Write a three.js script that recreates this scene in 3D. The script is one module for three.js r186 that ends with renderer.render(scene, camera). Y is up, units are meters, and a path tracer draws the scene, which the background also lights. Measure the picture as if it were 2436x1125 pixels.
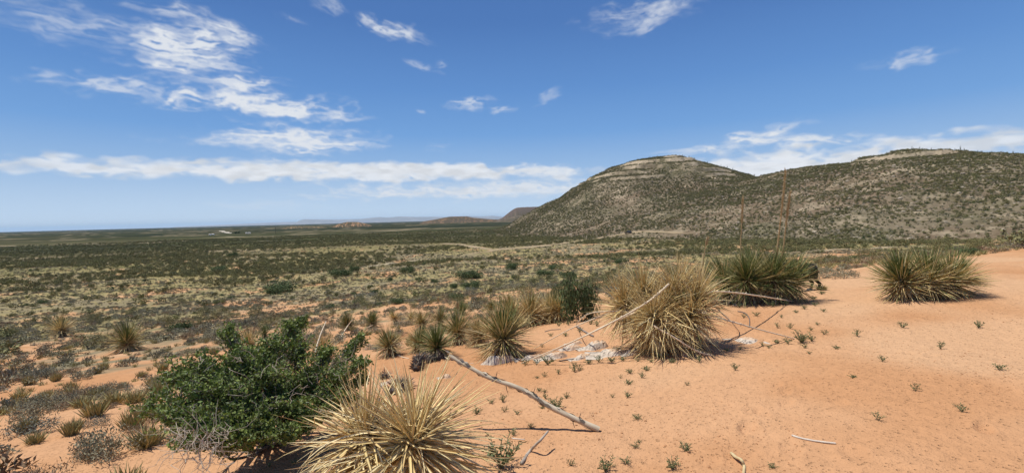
import * as THREE from 'three';
import { MarchingCubes } from 'three/addons/objects/MarchingCubes.js';

// ------------------------------------------------------------------ camera, sky, sun, exposure
const scene = new THREE.Scene();
const renderer = new THREE.WebGLRenderer({ antialias: true });
renderer.toneMapping = THREE.LinearToneMapping;
renderer.toneMappingExposure = 1.0;
renderer.shadowMap.enabled = true;
const EYE = 1.62;
const camera = new THREE.PerspectiveCamera(53.05, 1024 / 472, 0.1, 90000);
camera.rotation.order = 'YXZ';
camera.rotation.set(-2.185 * Math.PI / 180, 0, -1.47 * Math.PI / 180);
camera.position.set(0, EYE, 0);
camera.updateMatrixWorld(true);

const SUN_AZ = -62, SUN_EL = 67;                     // degrees: left of the view, high
const D2R = Math.PI / 180;
const sunDir = new THREE.Vector3(Math.sin(SUN_AZ * D2R) * Math.cos(SUN_EL * D2R), Math.sin(SUN_EL * D2R), -Math.cos(SUN_AZ * D2R) * Math.cos(SUN_EL * D2R));
const sun = new THREE.DirectionalLight(new THREE.Color(1, 0.95, 0.86), 5.0);
sun.position.copy(sunDir).multiplyScalar(60); sun.target.position.set(0, 0, -6); scene.add(sun, sun.target);
sun.castShadow = true; sun.shadow.mapSize.set(4096, 4096);
Object.assign(sun.shadow.camera, { left: -30, right: 30, top: 30, bottom: -30, near: 1, far: 160 });

// ------------------------------------------------------------------ random numbers and noise
let seed = 12345;
const rnd = () => { seed = (seed + 0x6D2B79F5) | 0; let t = Math.imul(seed ^ (seed >>> 15), 1 | seed); t = (t + Math.imul(t ^ (t >>> 7), 61 | t)) ^ t; return ((t ^ (t >>> 14)) >>> 0) / 4294967296; };
const rr = (a, b) => a + (b - a) * rnd();
const pick = (a) => a[Math.floor(rnd() * a.length)];
const reseed = (n) => { seed = n; };
const clamp = (x, a = 0, b = 1) => Math.min(b, Math.max(a, x));
const smooth = (a, b, x) => { const t = clamp((x - a) / (b - a)); return t * t * (3 - 2 * t); };
const lerp = (a, b, t) => a + (b - a) * t;
const mix3 = (a, b, t) => [lerp(a[0], b[0], t), lerp(a[1], b[1], t), lerp(a[2], b[2], t)];
function hash(ix, iy, s) { let h = Math.imul(ix, 374761393) ^ Math.imul(iy, 668265263) ^ Math.imul(s + 11, 1442695041); h = Math.imul(h ^ (h >>> 13), 1274126177); h = Math.imul(h ^ (h >>> 15), 2246822519); return ((h ^ (h >>> 16)) >>> 0) / 4294967296; }
function noise(x, y, s = 0) {
  const ix = Math.floor(x), iy = Math.floor(y), fx = x - ix, fy = y - iy;
  const u = fx * fx * (3 - 2 * fx), v = fy * fy * (3 - 2 * fy);
  return lerp(lerp(hash(ix, iy, s), hash(ix + 1, iy, s), u), lerp(hash(ix, iy + 1, s), hash(ix + 1, iy + 1, s), u), v);
}
function fbm(x, y, o = 4, s = 0) { let a = 0, w = 0.5, t = 0; for (let i = 0; i < o; i++) { a += w * noise(x, y, s + i * 17); t += w; w *= 0.5; const nx = x * 1.62 + y * 1.18 + 3.1; y = y * 1.62 - x * 1.18 + 7.7; x = nx; } return a / t; }

// ------------------------------------------------------------------ sky: air and high clouds, by azimuth and elevation in degrees
{
  const W = 4096, H = 2048, data = new Float32Array(W * H * 4);
  const stops = [[0, .64, .765, .91], [1.5, .54, .69, .87], [3.2, .455, .615, .825], [6, .315, .495, .765], [10, .18, .37, .71], [15, .125, .285, .62], [22, .083, .20, .49], [35, .06, .15, .40], [60, .045, .115, .32], [90, .04, .10, .29]];
  const air = (el) => { let i = 0; while (i < stops.length - 2 && el > stops[i + 1][0]) i++; const t = clamp((el - stops[i][0]) / (stops[i + 1][0] - stops[i][0])), a = stops[i], b = stops[i + 1]; return [lerp(a[1], b[1], t), lerp(a[2], b[2], t), lerp(a[3], b[3], t)]; };
  // azimuth, elevation, half width, half height, tilt, opacity, grain (0 wispy, 1 flaky, 2 billowing)
  const clouds = [
    [-33.8, 17.4, 5.4, 2.8, 8, .95, 0], [-32.5, 16.0, 4.6, 1.3, 0, .7, 0], [-30.2, 19.4, 3.2, 1.2, -12, .85, 0], [-29.3, 14.5, 4.6, .8, 4, .8, 0], [-41, 17.5, 6, 1.6, 4, .4, 0],
    [-29, 12.6, 10, 1.45, 0, .95, 1], [-24.4, 12.2, 7.0, 1.0, -5, .95, 1], [-28.5, 14.1, 1.8, .65, -8, .9, 1], [-19.6, 11.7, 3.4, .4, 0, .45, 1], [-40, 12.9, 5, .9, 3, .6, 1],
    [-25.6, 9.5, 9.0, 1.2, 6, .9, 0], [-22.5, 8.8, 8.0, 1.2, 1, .92, 0], [-27.5, 8.9, 6, .9, 0, .7, 0], [-26.9, 7.05, 1.4, .36, -6, .9, 1], [-30.5, 6.5, 1.4, .2, 0, .5, 0],
    [-16, 5.6, 24, .95, -.8, .92, 2], [-17, 6.2, 13, .62, -1, .92, 2], [-5, 5.8, 13, .8, -1.5, .92, 2], [-28, 5.5, 13, .75, 1, .95, 2], [-41, 5.6, 8, .8, 0, .85, 2], [-14.65, 5.8, .9, 1.05, 0, .97, 2],
    [-7, 3.4, 18, 1.1, -1, .85, 0], [2.5, 3.6, 10, 1, 0, .85, 0], [-1, 3.3, 12, .5, 0, .6, 2], [3.8, 5.5, 3.4, .8, -3, .8, 1], [6, 4.6, 3, .3, -2, .6, 0], [-27.8, 2.0, 7, .6, 0, .2, 0],
    [-13.6, 21.1, 4, .85, -14, .75, 0], [-11.3, 20.9, .6, .9, -20, .35, 0], [-10.3, 17.5, 2.4, .5, -18, .35, 0], [-7.9, 17.7, .8, .6, 10, .3, 0],
    [15.2, 21.9, 5.8, 1.5, 3, .42, 0], [17.4, 21.6, 3.4, 1.4, 20, .5, 0], [-20.3, 23.2, 2.2, .8, -20, .3, 0], [-24, 21.2, 1.8, .4, -10, .18, 0],
    [-4.6, 13.5, 3, .8, 0, .6, 1], [-.5, 12.85, 2, .5, 6, .5, 1], [4.65, 14.2, 1.9, .7, 25, .28, 1], [-10.3, 12.6, .6, .3, 0, .3, 1],
    [27.0, 7.85, 3.6, .9, 2, .95, 0], [28.9, 8.3, 2.2, .6, 18, .95, 0], [21.8, 6.9, 4.4, .55, 4, .85, 0], [19, 7.1, 3, .25, 2, .4, 0], [33, 4.4, 13, 2.1, -1, .97, 2], [28, 4.9, 7, 1.3, 3, .9, 2], [33.2, 7.0, 5.0, .6, -3, .85, 0], [31.2, 8.8, 2, .3, 2, .3, 0], [43, 5.4, 8, 1.2, 0, .85, 2], [-8.6, 8.6, 1.6, .7, 0, .15, 0], [16, 5.7, 3, .35, 3, .55, 0], [40, 13.5, 3, .8, 5, .5, 1], [-44, 20, 3, .9, 0, .4, 0],
  ];
  reseed(77);
  for (let i = 0; i < 70; i++) {                      // the same kind of sky goes on round the horizon and overhead
    const az = rr(50, 310), el = Math.pow(rnd(), 1.6) * 26 + 3;
    clouds.push([az > 180 ? az - 360 : az, el, rr(2, 11), rr(.35, 1.3), rr(-8, 8), rr(.3, .9), Math.floor(rnd() * 3)]);
  }
  for (let i = 0; i < 16; i++) clouds.push([rr(-180, 180), rr(31, 60), rr(3, 9), rr(.8, 2), rr(-20, 20), rr(.15, .45), 0]);
  for (let j = 0; j < H; j++) {
    const el = (j + 0.5) / H * 180 - 90, base = air(Math.max(0, el));
    const near = el > 0 ? clouds.filter((c) => Math.abs(el - c[1]) < c[3] * 1.7 + c[2] * Math.abs(Math.sin(c[4] * D2R)) + .4) : [];
    for (let i = 0; i < W; i++) {
      let az = ((i + 0.5) / W - 0.25) * 360; if (az > 180) az -= 360;
      let c = base;
      for (const k of near) {
        let dx = az - k[0]; if (dx > 180) dx -= 360; if (dx < -180) dx += 360;
        dx *= Math.cos(el * D2R);
        if (Math.abs(dx) > k[2] * 1.5 + .5) continue;
        let dy = el - k[1]; const cs = Math.cos(k[4] * D2R), sn = Math.sin(k[4] * D2R);
        const X = dx * cs + dy * sn, Y = -dx * sn + dy * cs, sd = Math.round(k[0] * 10 + k[1] * 31);
        const wx = (fbm(az * .55, el * 1.1, 3, sd) - .5), wy = (fbm(az * .5 + 31, el * 1.2, 3, sd + 5) - .5);
        const g = k[6];
        const ex = (X + wx * k[2] * .9) / k[2], ey = (Y + wy * k[3] * 1.6) / k[3];
        const e = Math.sqrt(ex * ex + ey * ey);
        if (e > 1.25) continue;
        const m = 1 - smooth(0, 1.25, e);
        let f;
        if (g === 0) f = fbm(X * .6 + wx * 5, Y * 4.4 + wy * 4 + X * .5, 4, sd + 9);
        else if (g === 1) f = fbm(X * 1.1 + wx * 3, Y * 3.2 + wy * 3, 4, sd + 9);
        else f = fbm(X * .7 + wx * 2, Y * 2.4 + wy * 2, 6, sd + 9);
        const d = clamp(Math.pow(m, [1.0, .8, .6][g]) * [1.55, 1.6, 1.5][g] * smooth([.14, .20, .12][g], [.92, .86, .66][g], f + (m - .5) * [.12, .22, .3][g])) * k[5];
        const body = g === 2 ? fbm(X * .6 + 9, Y * 2.2 + 4, 4, sd + 21) : .7;
        const tone = g === 2 ? lerp(.72, .86, smooth(.25, .7, body)) : .82;
        c = mix3(c, [tone * .93, tone * .97, tone * 1.03], d);
      }
      const o = (j * W + i) * 4; data[o] = c[0]; data[o + 1] = c[1]; data[o + 2] = c[2]; data[o + 3] = 1;
    }
  }
  const t = new THREE.DataTexture(data, W, H, THREE.RGBAFormat, THREE.FloatType);
  t.mapping = THREE.EquirectangularReflectionMapping; t.magFilter = t.minFilter = THREE.LinearFilter; t.needsUpdate = true;
  scene.background = t; scene.environment = t;
}
scene.fog = new THREE.FogExp2(new THREE.Color(0.46, 0.73, 1.0), 2.2e-5);

// ------------------------------------------------------------------ terrain shape
const HT = [[-60, 1.4], [-25, .65], [-10, .22], [0, 0], [4, -.2], [6, -.32], [8, -.54], [10, -.88], [14, -1.5], [28, -3.7], [53, -7], [80, -8.6], [150, -10], [500, -12.5], [3000, -16], [50000, -24]];
const slopes = HT.map((p, i) => { if (i === 0 || i === HT.length - 1) return 0; const a = (p[1] - HT[i - 1][1]) / (p[0] - HT[i - 1][0]), b = (HT[i + 1][1] - p[1]) / (HT[i + 1][0] - p[0]); return a * b > 0 ? 2 * a * b / (a + b) : 0; });
function profile(u) {
  if (u <= HT[0][0]) return HT[0][1];
  let i = 0; while (i < HT.length - 2 && u > HT[i + 1][0]) i++;
  const h = HT[i + 1][0] - HT[i][0], t = clamp((u - HT[i][0]) / h), t2 = t * t, t3 = t2 * t;
  return (2 * t3 - 3 * t2 + 1) * HT[i][1] + (t3 - 2 * t2 + t) * h * slopes[i] + (-2 * t3 + 3 * t2) * HT[i + 1][1] + (t3 - t2) * h * slopes[i + 1];
}
const downhill = (x, z) => -.42 * x - .9 * z;
reseed(5);
const prints = [];                                    // footprints and scuffs in the sand
for (let i = 0; i < 70; i++) { const right = rnd() < .8; prints.push([right ? rr(.3, 4.5) : rr(-1, 1), -rr(1.9, 6.5), rr(-.6, .6) + .5, rr(.1, .17), rr(.045, .075), rr(.005, .014)]); }
function terrain(x, z) {
  const u = downhill(x, z), d = Math.hypot(x, z);
  let y = profile(u) + .4 * Math.tanh(x / 8) * (1 - smooth(12, 60, Math.abs(u)));
  const far = smooth(9, 30, u);
  y += (noise(x * .9, z * .9, 3) - .5) * .07 + (noise(x * .33, z * .33, 4) - .5) * .16;
  y += far * ((fbm(x * .16, z * .16, 3, 8) - .5) * .9 + (noise(x * .021, z * .021, 6) - .5) * 1.3 * smooth(20, 90, u));
  if (d < 14) {
    y += (fbm(x * 3.1, z * 3.1, 3, 12) - .5) * .035 + (noise(x * 13, z * 13, 14) - .5) * .007;
    for (const p of prints) {
      const dx = x - p[0], dz = z - p[1]; if (Math.abs(dx) > .35 || Math.abs(dz) > .35) continue;
      const c = Math.cos(p[2]), s = Math.sin(p[2]), a = (dx * c + dz * s) / p[4], b = (-dx * s + dz * c) / p[3], r = Math.sqrt(a * a + b * b);
      y += -p[5] * (1 - smooth(.5, 1.05, r)) + p[5] * .55 * Math.exp(-((r - 1.2) ** 2) * 12);
    }
  }
  return y;
}
camera.position.y = EYE + profile(0);

// the two limestone hills: a ridge line of (azimuth, elevation) sights at given distances, with flanks falling away on both sides
const ridge = [[-.9, -1.35, 560, 25], [.4, -.45, 556, 50], [2.2, .5, 550, 80], [4.26, 1.75, 542, 110], [6.29, 2.7, 534, 140], [8.81, 4.1, 524, 175], [10.31, 4.95, 518, 200], [12.26, 5.55, 510, 225], [14.19, 6.1, 502, 245], [16.08, 6.5, 494, 260], [18.85, 6.65, 482, 265], [21.08, 6.25, 474, 265], [23.24, 5.4, 468, 265], [25.34, 4.55, 462, 265], [26.97, 3.9, 458, 265], [28.75, 3.4, 452, 265], [30.47, 3.8, 440, 265], [32.32, 4.15, 428, 265], [33.67, 4.3, 420, 265], [37, 4.9, 405, 265], [41, 5.1, 395, 265], [46, 4.5, 390, 265], [52, 3.2, 390, 265], [58, 1.2, 395, 265]]
  .map(([az, el, d, R]) => ({ x: Math.sin(az * D2R) * d, z: -Math.cos(az * D2R) * d, y: Math.tan(el * D2R) * d + EYE, R }));
const rid = [];
for (let i = 0; i < ridge.length - 1; i++) for (let k = 0; k < 5; k++) { const t = k / 5, a = ridge[i], b = ridge[i + 1]; rid.push({ x: lerp(a.x, b.x, t), z: lerp(a.z, b.z, t), y: lerp(a.y, b.y, t), R: lerp(a.R, b.R, t) }); }
const HX0 = -170, HX1 = 560, HZ0 = -760, HZ1 = -60, HS = 1.25, HNX = Math.round((HX1 - HX0) / HS) + 1, HNZ = Math.round((HZ1 - HZ0) / HS) + 1;
const hillGrid = new Float32Array(HNX * HNZ), ledge = new Float32Array(HNX * HNZ);
for (let j = 0; j < HNZ; j++) for (let i = 0; i < HNX; i++) {
  const x = HX0 + i * HS, z = HZ0 + j * HS;
  const wx = x + (fbm(x * .012, z * .012, 3, 31) - .5) * 18, wz = z + (fbm(x * .012 + 9, z * .012, 3, 37) - .5) * 18;
  let sw = 0, sy = 0, sR = 0, r2m = 1e9;
  for (const p of rid) { const dx = wx - p.x, dz = wz - p.z, r2 = dx * dx + dz * dz; if (r2 < r2m) r2m = r2; const w = 1 / (r2 + 120) ** 3; sw += w; sy += w * p.y; sR += w * p.R; }
  const tt = Math.sqrt(r2m) / (sR / sw), best = tt < 1 ? (sy / sw + 13.5) * .5 * (1 + Math.cos(Math.PI * Math.pow(tt, .85))) : 0;
  let y = best - 13.5;
  const gully = Math.abs(fbm(x * .02, z * .02, 3, 51) - .5) * 2;
  y += (gully - .4) * 5 * smooth(4, 25, best) * (1 - smooth(45, 75, best) * .7);
  y += (fbm(x * .12, z * .12, 3, 41) - .5) * 1.6 * smooth(1, 10, best);
  const bed = 5.2, s = (y + (fbm(x * .03, z * .03, 2, 61) - .5) * 5) / bed, f = s - Math.floor(s), on = smooth(22, 40, y) * smooth(.42, .56, fbm(x * .03 + Math.floor(s) * 3.3, z * .03 + 5, 2, 71 + Math.floor(s)));
  const st = smooth(.32, .56, f) - f;                  // hard beds stand as low cliffs
  y += st * bed * .62 * on;
  ledge[j * HNX + i] = on * smooth(.3, .36, f) * (1 - smooth(.56, .66, f));
  hillGrid[j * HNX + i] = y;
}
function hill(x, z, arr = hillGrid) {
  const fx = (x - HX0) / HS, fz = (z - HZ0) / HS, i = Math.floor(fx), j = Math.floor(fz);
  if (i < 0 || j < 0 || i >= HNX - 1 || j >= HNZ - 1) return arr === hillGrid ? -99 : 0;
  const a = fx - i, b = fz - j, o = j * HNX + i;
  return lerp(lerp(arr[o], arr[o + 1], a), lerp(arr[o + HNX], arr[o + HNX + 1], a), b);
}
const land = (x, z) => Math.max(terrain(x, z), hill(x, z));

// surveying: where a sight line of the photograph meets the land, or its point at a known distance
const sight = (px, py) => new THREE.Vector3((px - 1218) / 1127, -(py - 562.5) / 1127, -1).applyQuaternion(camera.quaternion).normalize();
function at(px, py, d) { const v = sight(px, py); return v.multiplyScalar(d / Math.hypot(v.x, v.z)).add(camera.position); }
function spot(px, py) {
  const v = sight(px, py), o = camera.position; let t = 1.2, step = .05;
  while (t < 40000) { const x = o.x + v.x * t, z = o.z + v.z * t; if (o.y + v.y * t < land(x, z)) break; step = Math.max(.02, t * .01); t += step; }
  let a = t - step, b = t; for (let k = 0; k < 16; k++) { const m = (a + b) / 2; if (o.y + v.y * m < land(o.x + v.x * m, o.z + v.z * m)) b = m; else a = m; }
  const p = o.clone().addScaledVector(v, b); p.y = land(p.x, p.z); return p;
}
const metres = (px, p) => px / 1127 * -p.z;            // how many metres so many photograph pixels span at p

// ------------------------------------------------------------------ mesh helpers
const used = new Map();
function numbered(name) { const n = used.get(name) || 0; used.set(name, n + 1); return n ? `${name}_${String(n).padStart(3, '0')}` : name; }
function finish(o) { o.traverse((m) => { if (m.isMesh) { m.castShadow = true; m.receiveShadow = true; } }); return o; }
function put(o, label, category, group, kind) {
  o.name = numbered(o.name); o.userData.label = label; if (category) o.userData.category = category; if (group) o.userData.group = group; if (kind) o.userData.kind = kind;
  scene.add(finish(o)); return o;
}
function thing(name, p) { const g = new THREE.Group(); g.name = name; if (p) g.position.copy(p); return g; }
const mat = (r, g, b, rough = .9, extra = {}) => new THREE.MeshStandardMaterial({ color: new THREE.Color().setRGB(r, g, b), roughness: rough, metalness: 0, side: THREE.DoubleSide, ...extra });
const V = (x, y, z) => new THREE.Vector3(x, y, z);
class MB {                                             // collects triangles for one mesh
  constructor() { this.p = []; this.n = []; this.c = []; this.uv = []; this.i = []; }
  vert(p, n, c, u = 0, v = 0) { this.p.push(p.x, p.y, p.z); this.n.push(n.x, n.y, n.z); this.c.push(c[0], c[1], c[2]); this.uv.push(u, v); return this.p.length / 3 - 1; }
  geo(g, m, c) {
    const o = this.p.length / 3, P = g.attributes.position, N = g.attributes.normal, U = g.attributes.uv, nm = new THREE.Matrix3().getNormalMatrix(m), v = V(), n = V();
    for (let k = 0; k < P.count; k++) { v.fromBufferAttribute(P, k).applyMatrix4(m); n.fromBufferAttribute(N, k).applyMatrix3(nm).normalize(); this.vert(v, n, c, U ? U.getX(k) : 0, U ? U.getY(k) : 0); }
    if (g.index) for (let k = 0; k < g.index.count; k++) this.i.push(o + g.index.getX(k)); else for (let k = 0; k < P.count; k++) this.i.push(o + k);
  }
  tube(pts, r0, r1, c, sides = 6, rough = 0, c2 = null, cap = true) {
    const rad = typeof r0 === 'function' ? r0 : (t) => lerp(r0, r1, t), n = pts.length; let up = V(0.3, 1, 0.2).normalize(), prev = -1; const first = this.p.length / 3;
    for (let k = 0; k < n; k++) {
      const d = pts[Math.min(n - 1, k + 1)].clone().sub(pts[Math.max(0, k - 1)]).normalize();
      const a = V().crossVectors(d, up); if (a.lengthSq() < 1e-4) a.crossVectors(d, V(1, 0, 0)); a.normalize(); const b = V().crossVectors(a, d).normalize(); up = b;
      const ring = this.p.length / 3, t = k / (n - 1), r = rad(t);
      for (let s = 0; s <= sides; s++) {
        const w = (s % sides) / sides * Math.PI * 2, nn = a.clone().multiplyScalar(Math.cos(w)).addScaledVector(b, Math.sin(w)), q = r * (1 + rough * (hash(k, s % sides, n) - .5));
        const col = c2 ? mix3(c, c2, hash(k >> 1, (s % sides) >> 1, n + 5)) : c;
        this.vert(pts[k].clone().addScaledVector(nn, q), nn, col, s / sides, t * n * .25);
      }
      if (prev >= 0) for (let s = 0; s < sides; s++) this.i.push(prev + s, ring + s, prev + s + 1, prev + s + 1, ring + s, ring + s + 1);
      prev = ring;
    }
    if (cap) for (const [o, k, sg] of [[first, 0, -1], [prev, n - 1, 1]]) { const d = pts[Math.min(n - 1, k + 1)].clone().sub(pts[Math.max(0, k - 1)]).normalize().multiplyScalar(sg); const m = this.vert(pts[k], d, c); for (let s = 0; s < sides; s++) sg > 0 ? this.i.push(o + s, m, o + s + 1) : this.i.push(o + s, o + s + 1, m); }
  }
  leaf(p, dir, side, len, wid, c) {                    // a small pointed leaf, folded on its midrib
    const n = V().crossVectors(side, dir).normalize(), m = p.clone().addScaledVector(dir, len * .5), fold = wid * .18;
    const a = this.vert(p, n, c), b = this.vert(m.clone().addScaledVector(side, wid * .5).addScaledVector(n, fold), n, c), e = this.vert(p.clone().addScaledVector(dir, len), n, c), f = this.vert(m.clone().addScaledVector(side, -wid * .5).addScaledVector(n, fold), n, c);
    this.i.push(a, b, e, a, e, f);
  }
  geometry() {
    const g = new THREE.BufferGeometry();
    g.setAttribute('position', new THREE.Float32BufferAttribute(this.p, 3)); g.setAttribute('normal', new THREE.Float32BufferAttribute(this.n, 3)); g.setAttribute('color', new THREE.Float32BufferAttribute(this.c, 3)); g.setAttribute('uv', new THREE.Float32BufferAttribute(this.uv, 2));
    g.setIndex(this.i); return g;
  }
  build(name, m, parent) { const o = new THREE.Mesh(this.geometry(), m); o.name = name; if (parent) parent.add(o); return o; }
}
const rdir = () => { const z = rr(-1, 1), a = rr(0, 6.2832), s = Math.sqrt(1 - z * z); return V(s * Math.cos(a), z, s * Math.sin(a)); };
function bendLine(a, b, n, sag, wob = 0, s = 1) {      // a wandering line from a to b
  const out = [], L = a.distanceTo(b);
  for (let k = 0; k <= n; k++) { const t = k / n, p = a.clone().lerp(b, t); p.y += sag * 4 * t * (1 - t); const e = Math.sin(Math.PI * t); p.x += (noise(t * 4, s, 91) - .5) * wob * L * e; p.y += (noise(t * 4, s, 92) - .5) * wob * L * e; p.z += (noise(t * 4, s, 93) - .5) * wob * L * e; out.push(p); }
  return out;
}
function tex(w, h, f, srgb = false, rep = true) {      // a computed texture; f gives values 0..1 as they are stored
  const d = new Uint8Array(w * h * 4);
  for (let j = 0; j < h; j++) for (let i = 0; i < w; i++) { const c = f(i / w, j / h, i, j), o = (j * w + i) * 4; for (let k = 0; k < 3; k++) d[o + k] = Math.round(255 * clamp(c[k])); d[o + 3] = 255; }
  const t = new THREE.DataTexture(d, w, h); t.magFilter = THREE.LinearFilter; t.minFilter = THREE.LinearMipmapLinearFilter; t.generateMipmaps = true; if (rep) t.wrapS = t.wrapT = THREE.RepeatWrapping; if (srgb) t.colorSpace = THREE.SRGBColorSpace; t.needsUpdate = true; return t;
}
const tileNoise = (u, v, n, s) => { const x = u * n, y = v * n, ix = Math.floor(x), iy = Math.floor(y), fx = x - ix, fy = y - iy, a = fx * fx * (3 - 2 * fx), b = fy * fy * (3 - 2 * fy), w = (k) => ((k % n) + n) % n; return lerp(lerp(hash(w(ix), w(iy), s), hash(w(ix + 1), w(iy), s), a), lerp(hash(w(ix), w(iy + 1), s), hash(w(ix + 1), w(iy + 1), s), a), b); };

// ------------------------------------------------------------------ ground
{
  const az = [], inner = 56;
  for (let a = -inner; a <= inner + 1e-6; a += .13) az.push(a);
  for (let a = inner + 3; a < 360 - inner - 1; a += 4) az.push(a);
  const rad = []; for (let r = .35; r < 1.6; r *= 1.12) rad.push(r);
  for (let r = 1.6; r < 16; r *= 1.0085) rad.push(r);
  for (let r = 16; r < 700; r *= 1.017) rad.push(r);
  for (let r = 700; r < 30000; r *= 1.045) rad.push(r); rad.push(30000);
  const nA = az.length, nR = rad.length, P = new Float32Array((nA * nR + 1) * 3), C = new Float32Array((nA * nR + 1) * 3), U = new Float32Array((nA * nR + 1) * 2), I = [];
  const sandA = [.53, .30, .160], sandB = [.48, .252, .124], sandC = [.56, .345, .196];
  const litter = [.25, .212, .10], grey = [.235, .195, .12], straw = [.31, .255, .125], olive = [.052, .056, .03], dark = [.033, .04, .026], pale = [.34, .27, .18];
  function color(x, z) {
    const u = downhill(x, z), d = Math.hypot(x, z);
    let s = mix3(sandB, sandA, smooth(.3, .6, fbm(x * .7, z * .7, 3, 101)));
    s = mix3(s, sandC, smooth(.5, .72, fbm(x * .35 + 7, z * .35, 3, 102)) * .8);
    const g = .94 + .12 * noise(x * 23, z * 23, 103); s = [s[0] * g, s[1] * g, s[2] * g];
    const wild = smooth(8.5, 13, u); if (wild <= 0) return s;
    const a = fbm(x * .12, z * .12, 4, 104), b = fbm(x * .045, z * .045, 4, 105), f = fbm(x * .9, z * .9, 3, 106);
    let veg = mix3(mix3(grey, litter, smooth(.35, .6, b)), straw, smooth(.52, .68, f));
    const bare = smooth(.40, .56, a * .6 + f * .4 - smooth(26, 70, u) * .10 - smooth(80, 200, u) * .10 - .01 + (1 - smooth(12, 26, u)) * .16);
    let c = mix3(veg, s, bare);
    const w = fbm(x * .004, z * .013, 4, 107), w2 = fbm(x * .0011, z * .004, 4, 108);
    let farc = mix3(mix3(olive, [.088, .08, .046], smooth(.46, .66, w)), dark, smooth(.42, .62, w2));
    farc = mix3(farc, pale, smooth(.66, .78, fbm(x * .009, z * .03, 3, 109)) * .7);
    const g2 = .75 + .5 * fbm(x * .05, z * .05, 3, 110); farc = [farc[0] * g2, farc[1] * g2, farc[2] * g2];
    c = mix3(c, farc, smooth(150, 430, d + (w - .5) * 250));
    const green = smooth(.56, .7, fbm(x * .008 + 3, z * .02, 3, 111)) * smooth(60, 110, d) * (1 - smooth(500, 900, d)); c = mix3(c, [.10, .11, .042], green * .5);
    return mix3(s, c, wild);
  }
  for (let j = 0; j < nR; j++) for (let i = 0; i < nA; i++) {
    const k = j * nA + i, x = Math.sin(az[i] * D2R) * rad[j], z = -Math.cos(az[i] * D2R) * rad[j], c = color(x, z);
    P[k * 3] = x; P[k * 3 + 1] = terrain(x, z); P[k * 3 + 2] = z; C[k * 3] = c[0]; C[k * 3 + 1] = c[1]; C[k * 3 + 2] = c[2]; U[k * 2] = x / 1.7; U[k * 2 + 1] = z / 1.7;
    if (j) { const i2 = (i + 1) % nA, a = (j - 1) * nA + i, b = (j - 1) * nA + i2, e = j * nA + i2; I.push(a, b, k, b, e, k); }
  }
  const o = nA * nR; P[o * 3 + 1] = terrain(0, 0); const c0 = color(0, 0); C.set(c0, o * 3); for (let i = 0; i < nA; i++) I.push(o, (i + 1) % nA, i);
  const g = new THREE.BufferGeometry(); g.setAttribute('position', new THREE.BufferAttribute(P, 3)); g.setAttribute('color', new THREE.BufferAttribute(C, 3)); g.setAttribute('uv', new THREE.BufferAttribute(U, 2)); g.setIndex(I); g.computeVertexNormals();
  reseed(9); const pocks = []; for (let i = 0; i < 900; i++) pocks.push([rnd(), rnd(), rr(.002, .006), rr(.3, 1)]);
  const N = 1024, hgt = new Float32Array(N * N);
  for (let j = 0; j < N; j++) for (let i = 0; i < N; i++) { const u = i / N, v = j / N; hgt[j * N + i] = .30 * tileNoise(u, v, 24, 1) + .25 * tileNoise(u, v, 61, 2) + .2 * tileNoise(u, v, 140, 3) + .16 * tileNoise(u, v, 330, 4); }
  for (const [u, v, r, s] of pocks) { const R = Math.ceil(r * N * 1.6); for (let b = -R; b <= R; b++) for (let a = -R; a <= R; a++) { const q = Math.hypot(a, b) / (r * N); if (q < 1.6) { const k = ((Math.round(v * N) + b + N) % N) * N + (Math.round(u * N) + a + N) % N; hgt[k] -= s * .5 * (1 - smooth(.3, 1, q)) - s * .12 * Math.exp(-((q - 1.2) ** 2) * 16); } } }
  const bump = tex(N, N, (u, v, i, j) => { const h = hgt[j * N + i]; return [h, h, h]; });
  const m = new THREE.Mesh(g, new THREE.MeshPhysicalMaterial({ vertexColors: true, roughness: 1, metalness: 0, specularIntensity: 0, bumpMap: bump, bumpScale: .022 })); m.name = 'ground';
  put(m, 'orange desert sand running down into a scrubby plain', null, null, 'structure');
}
console.log('ground');

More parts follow.
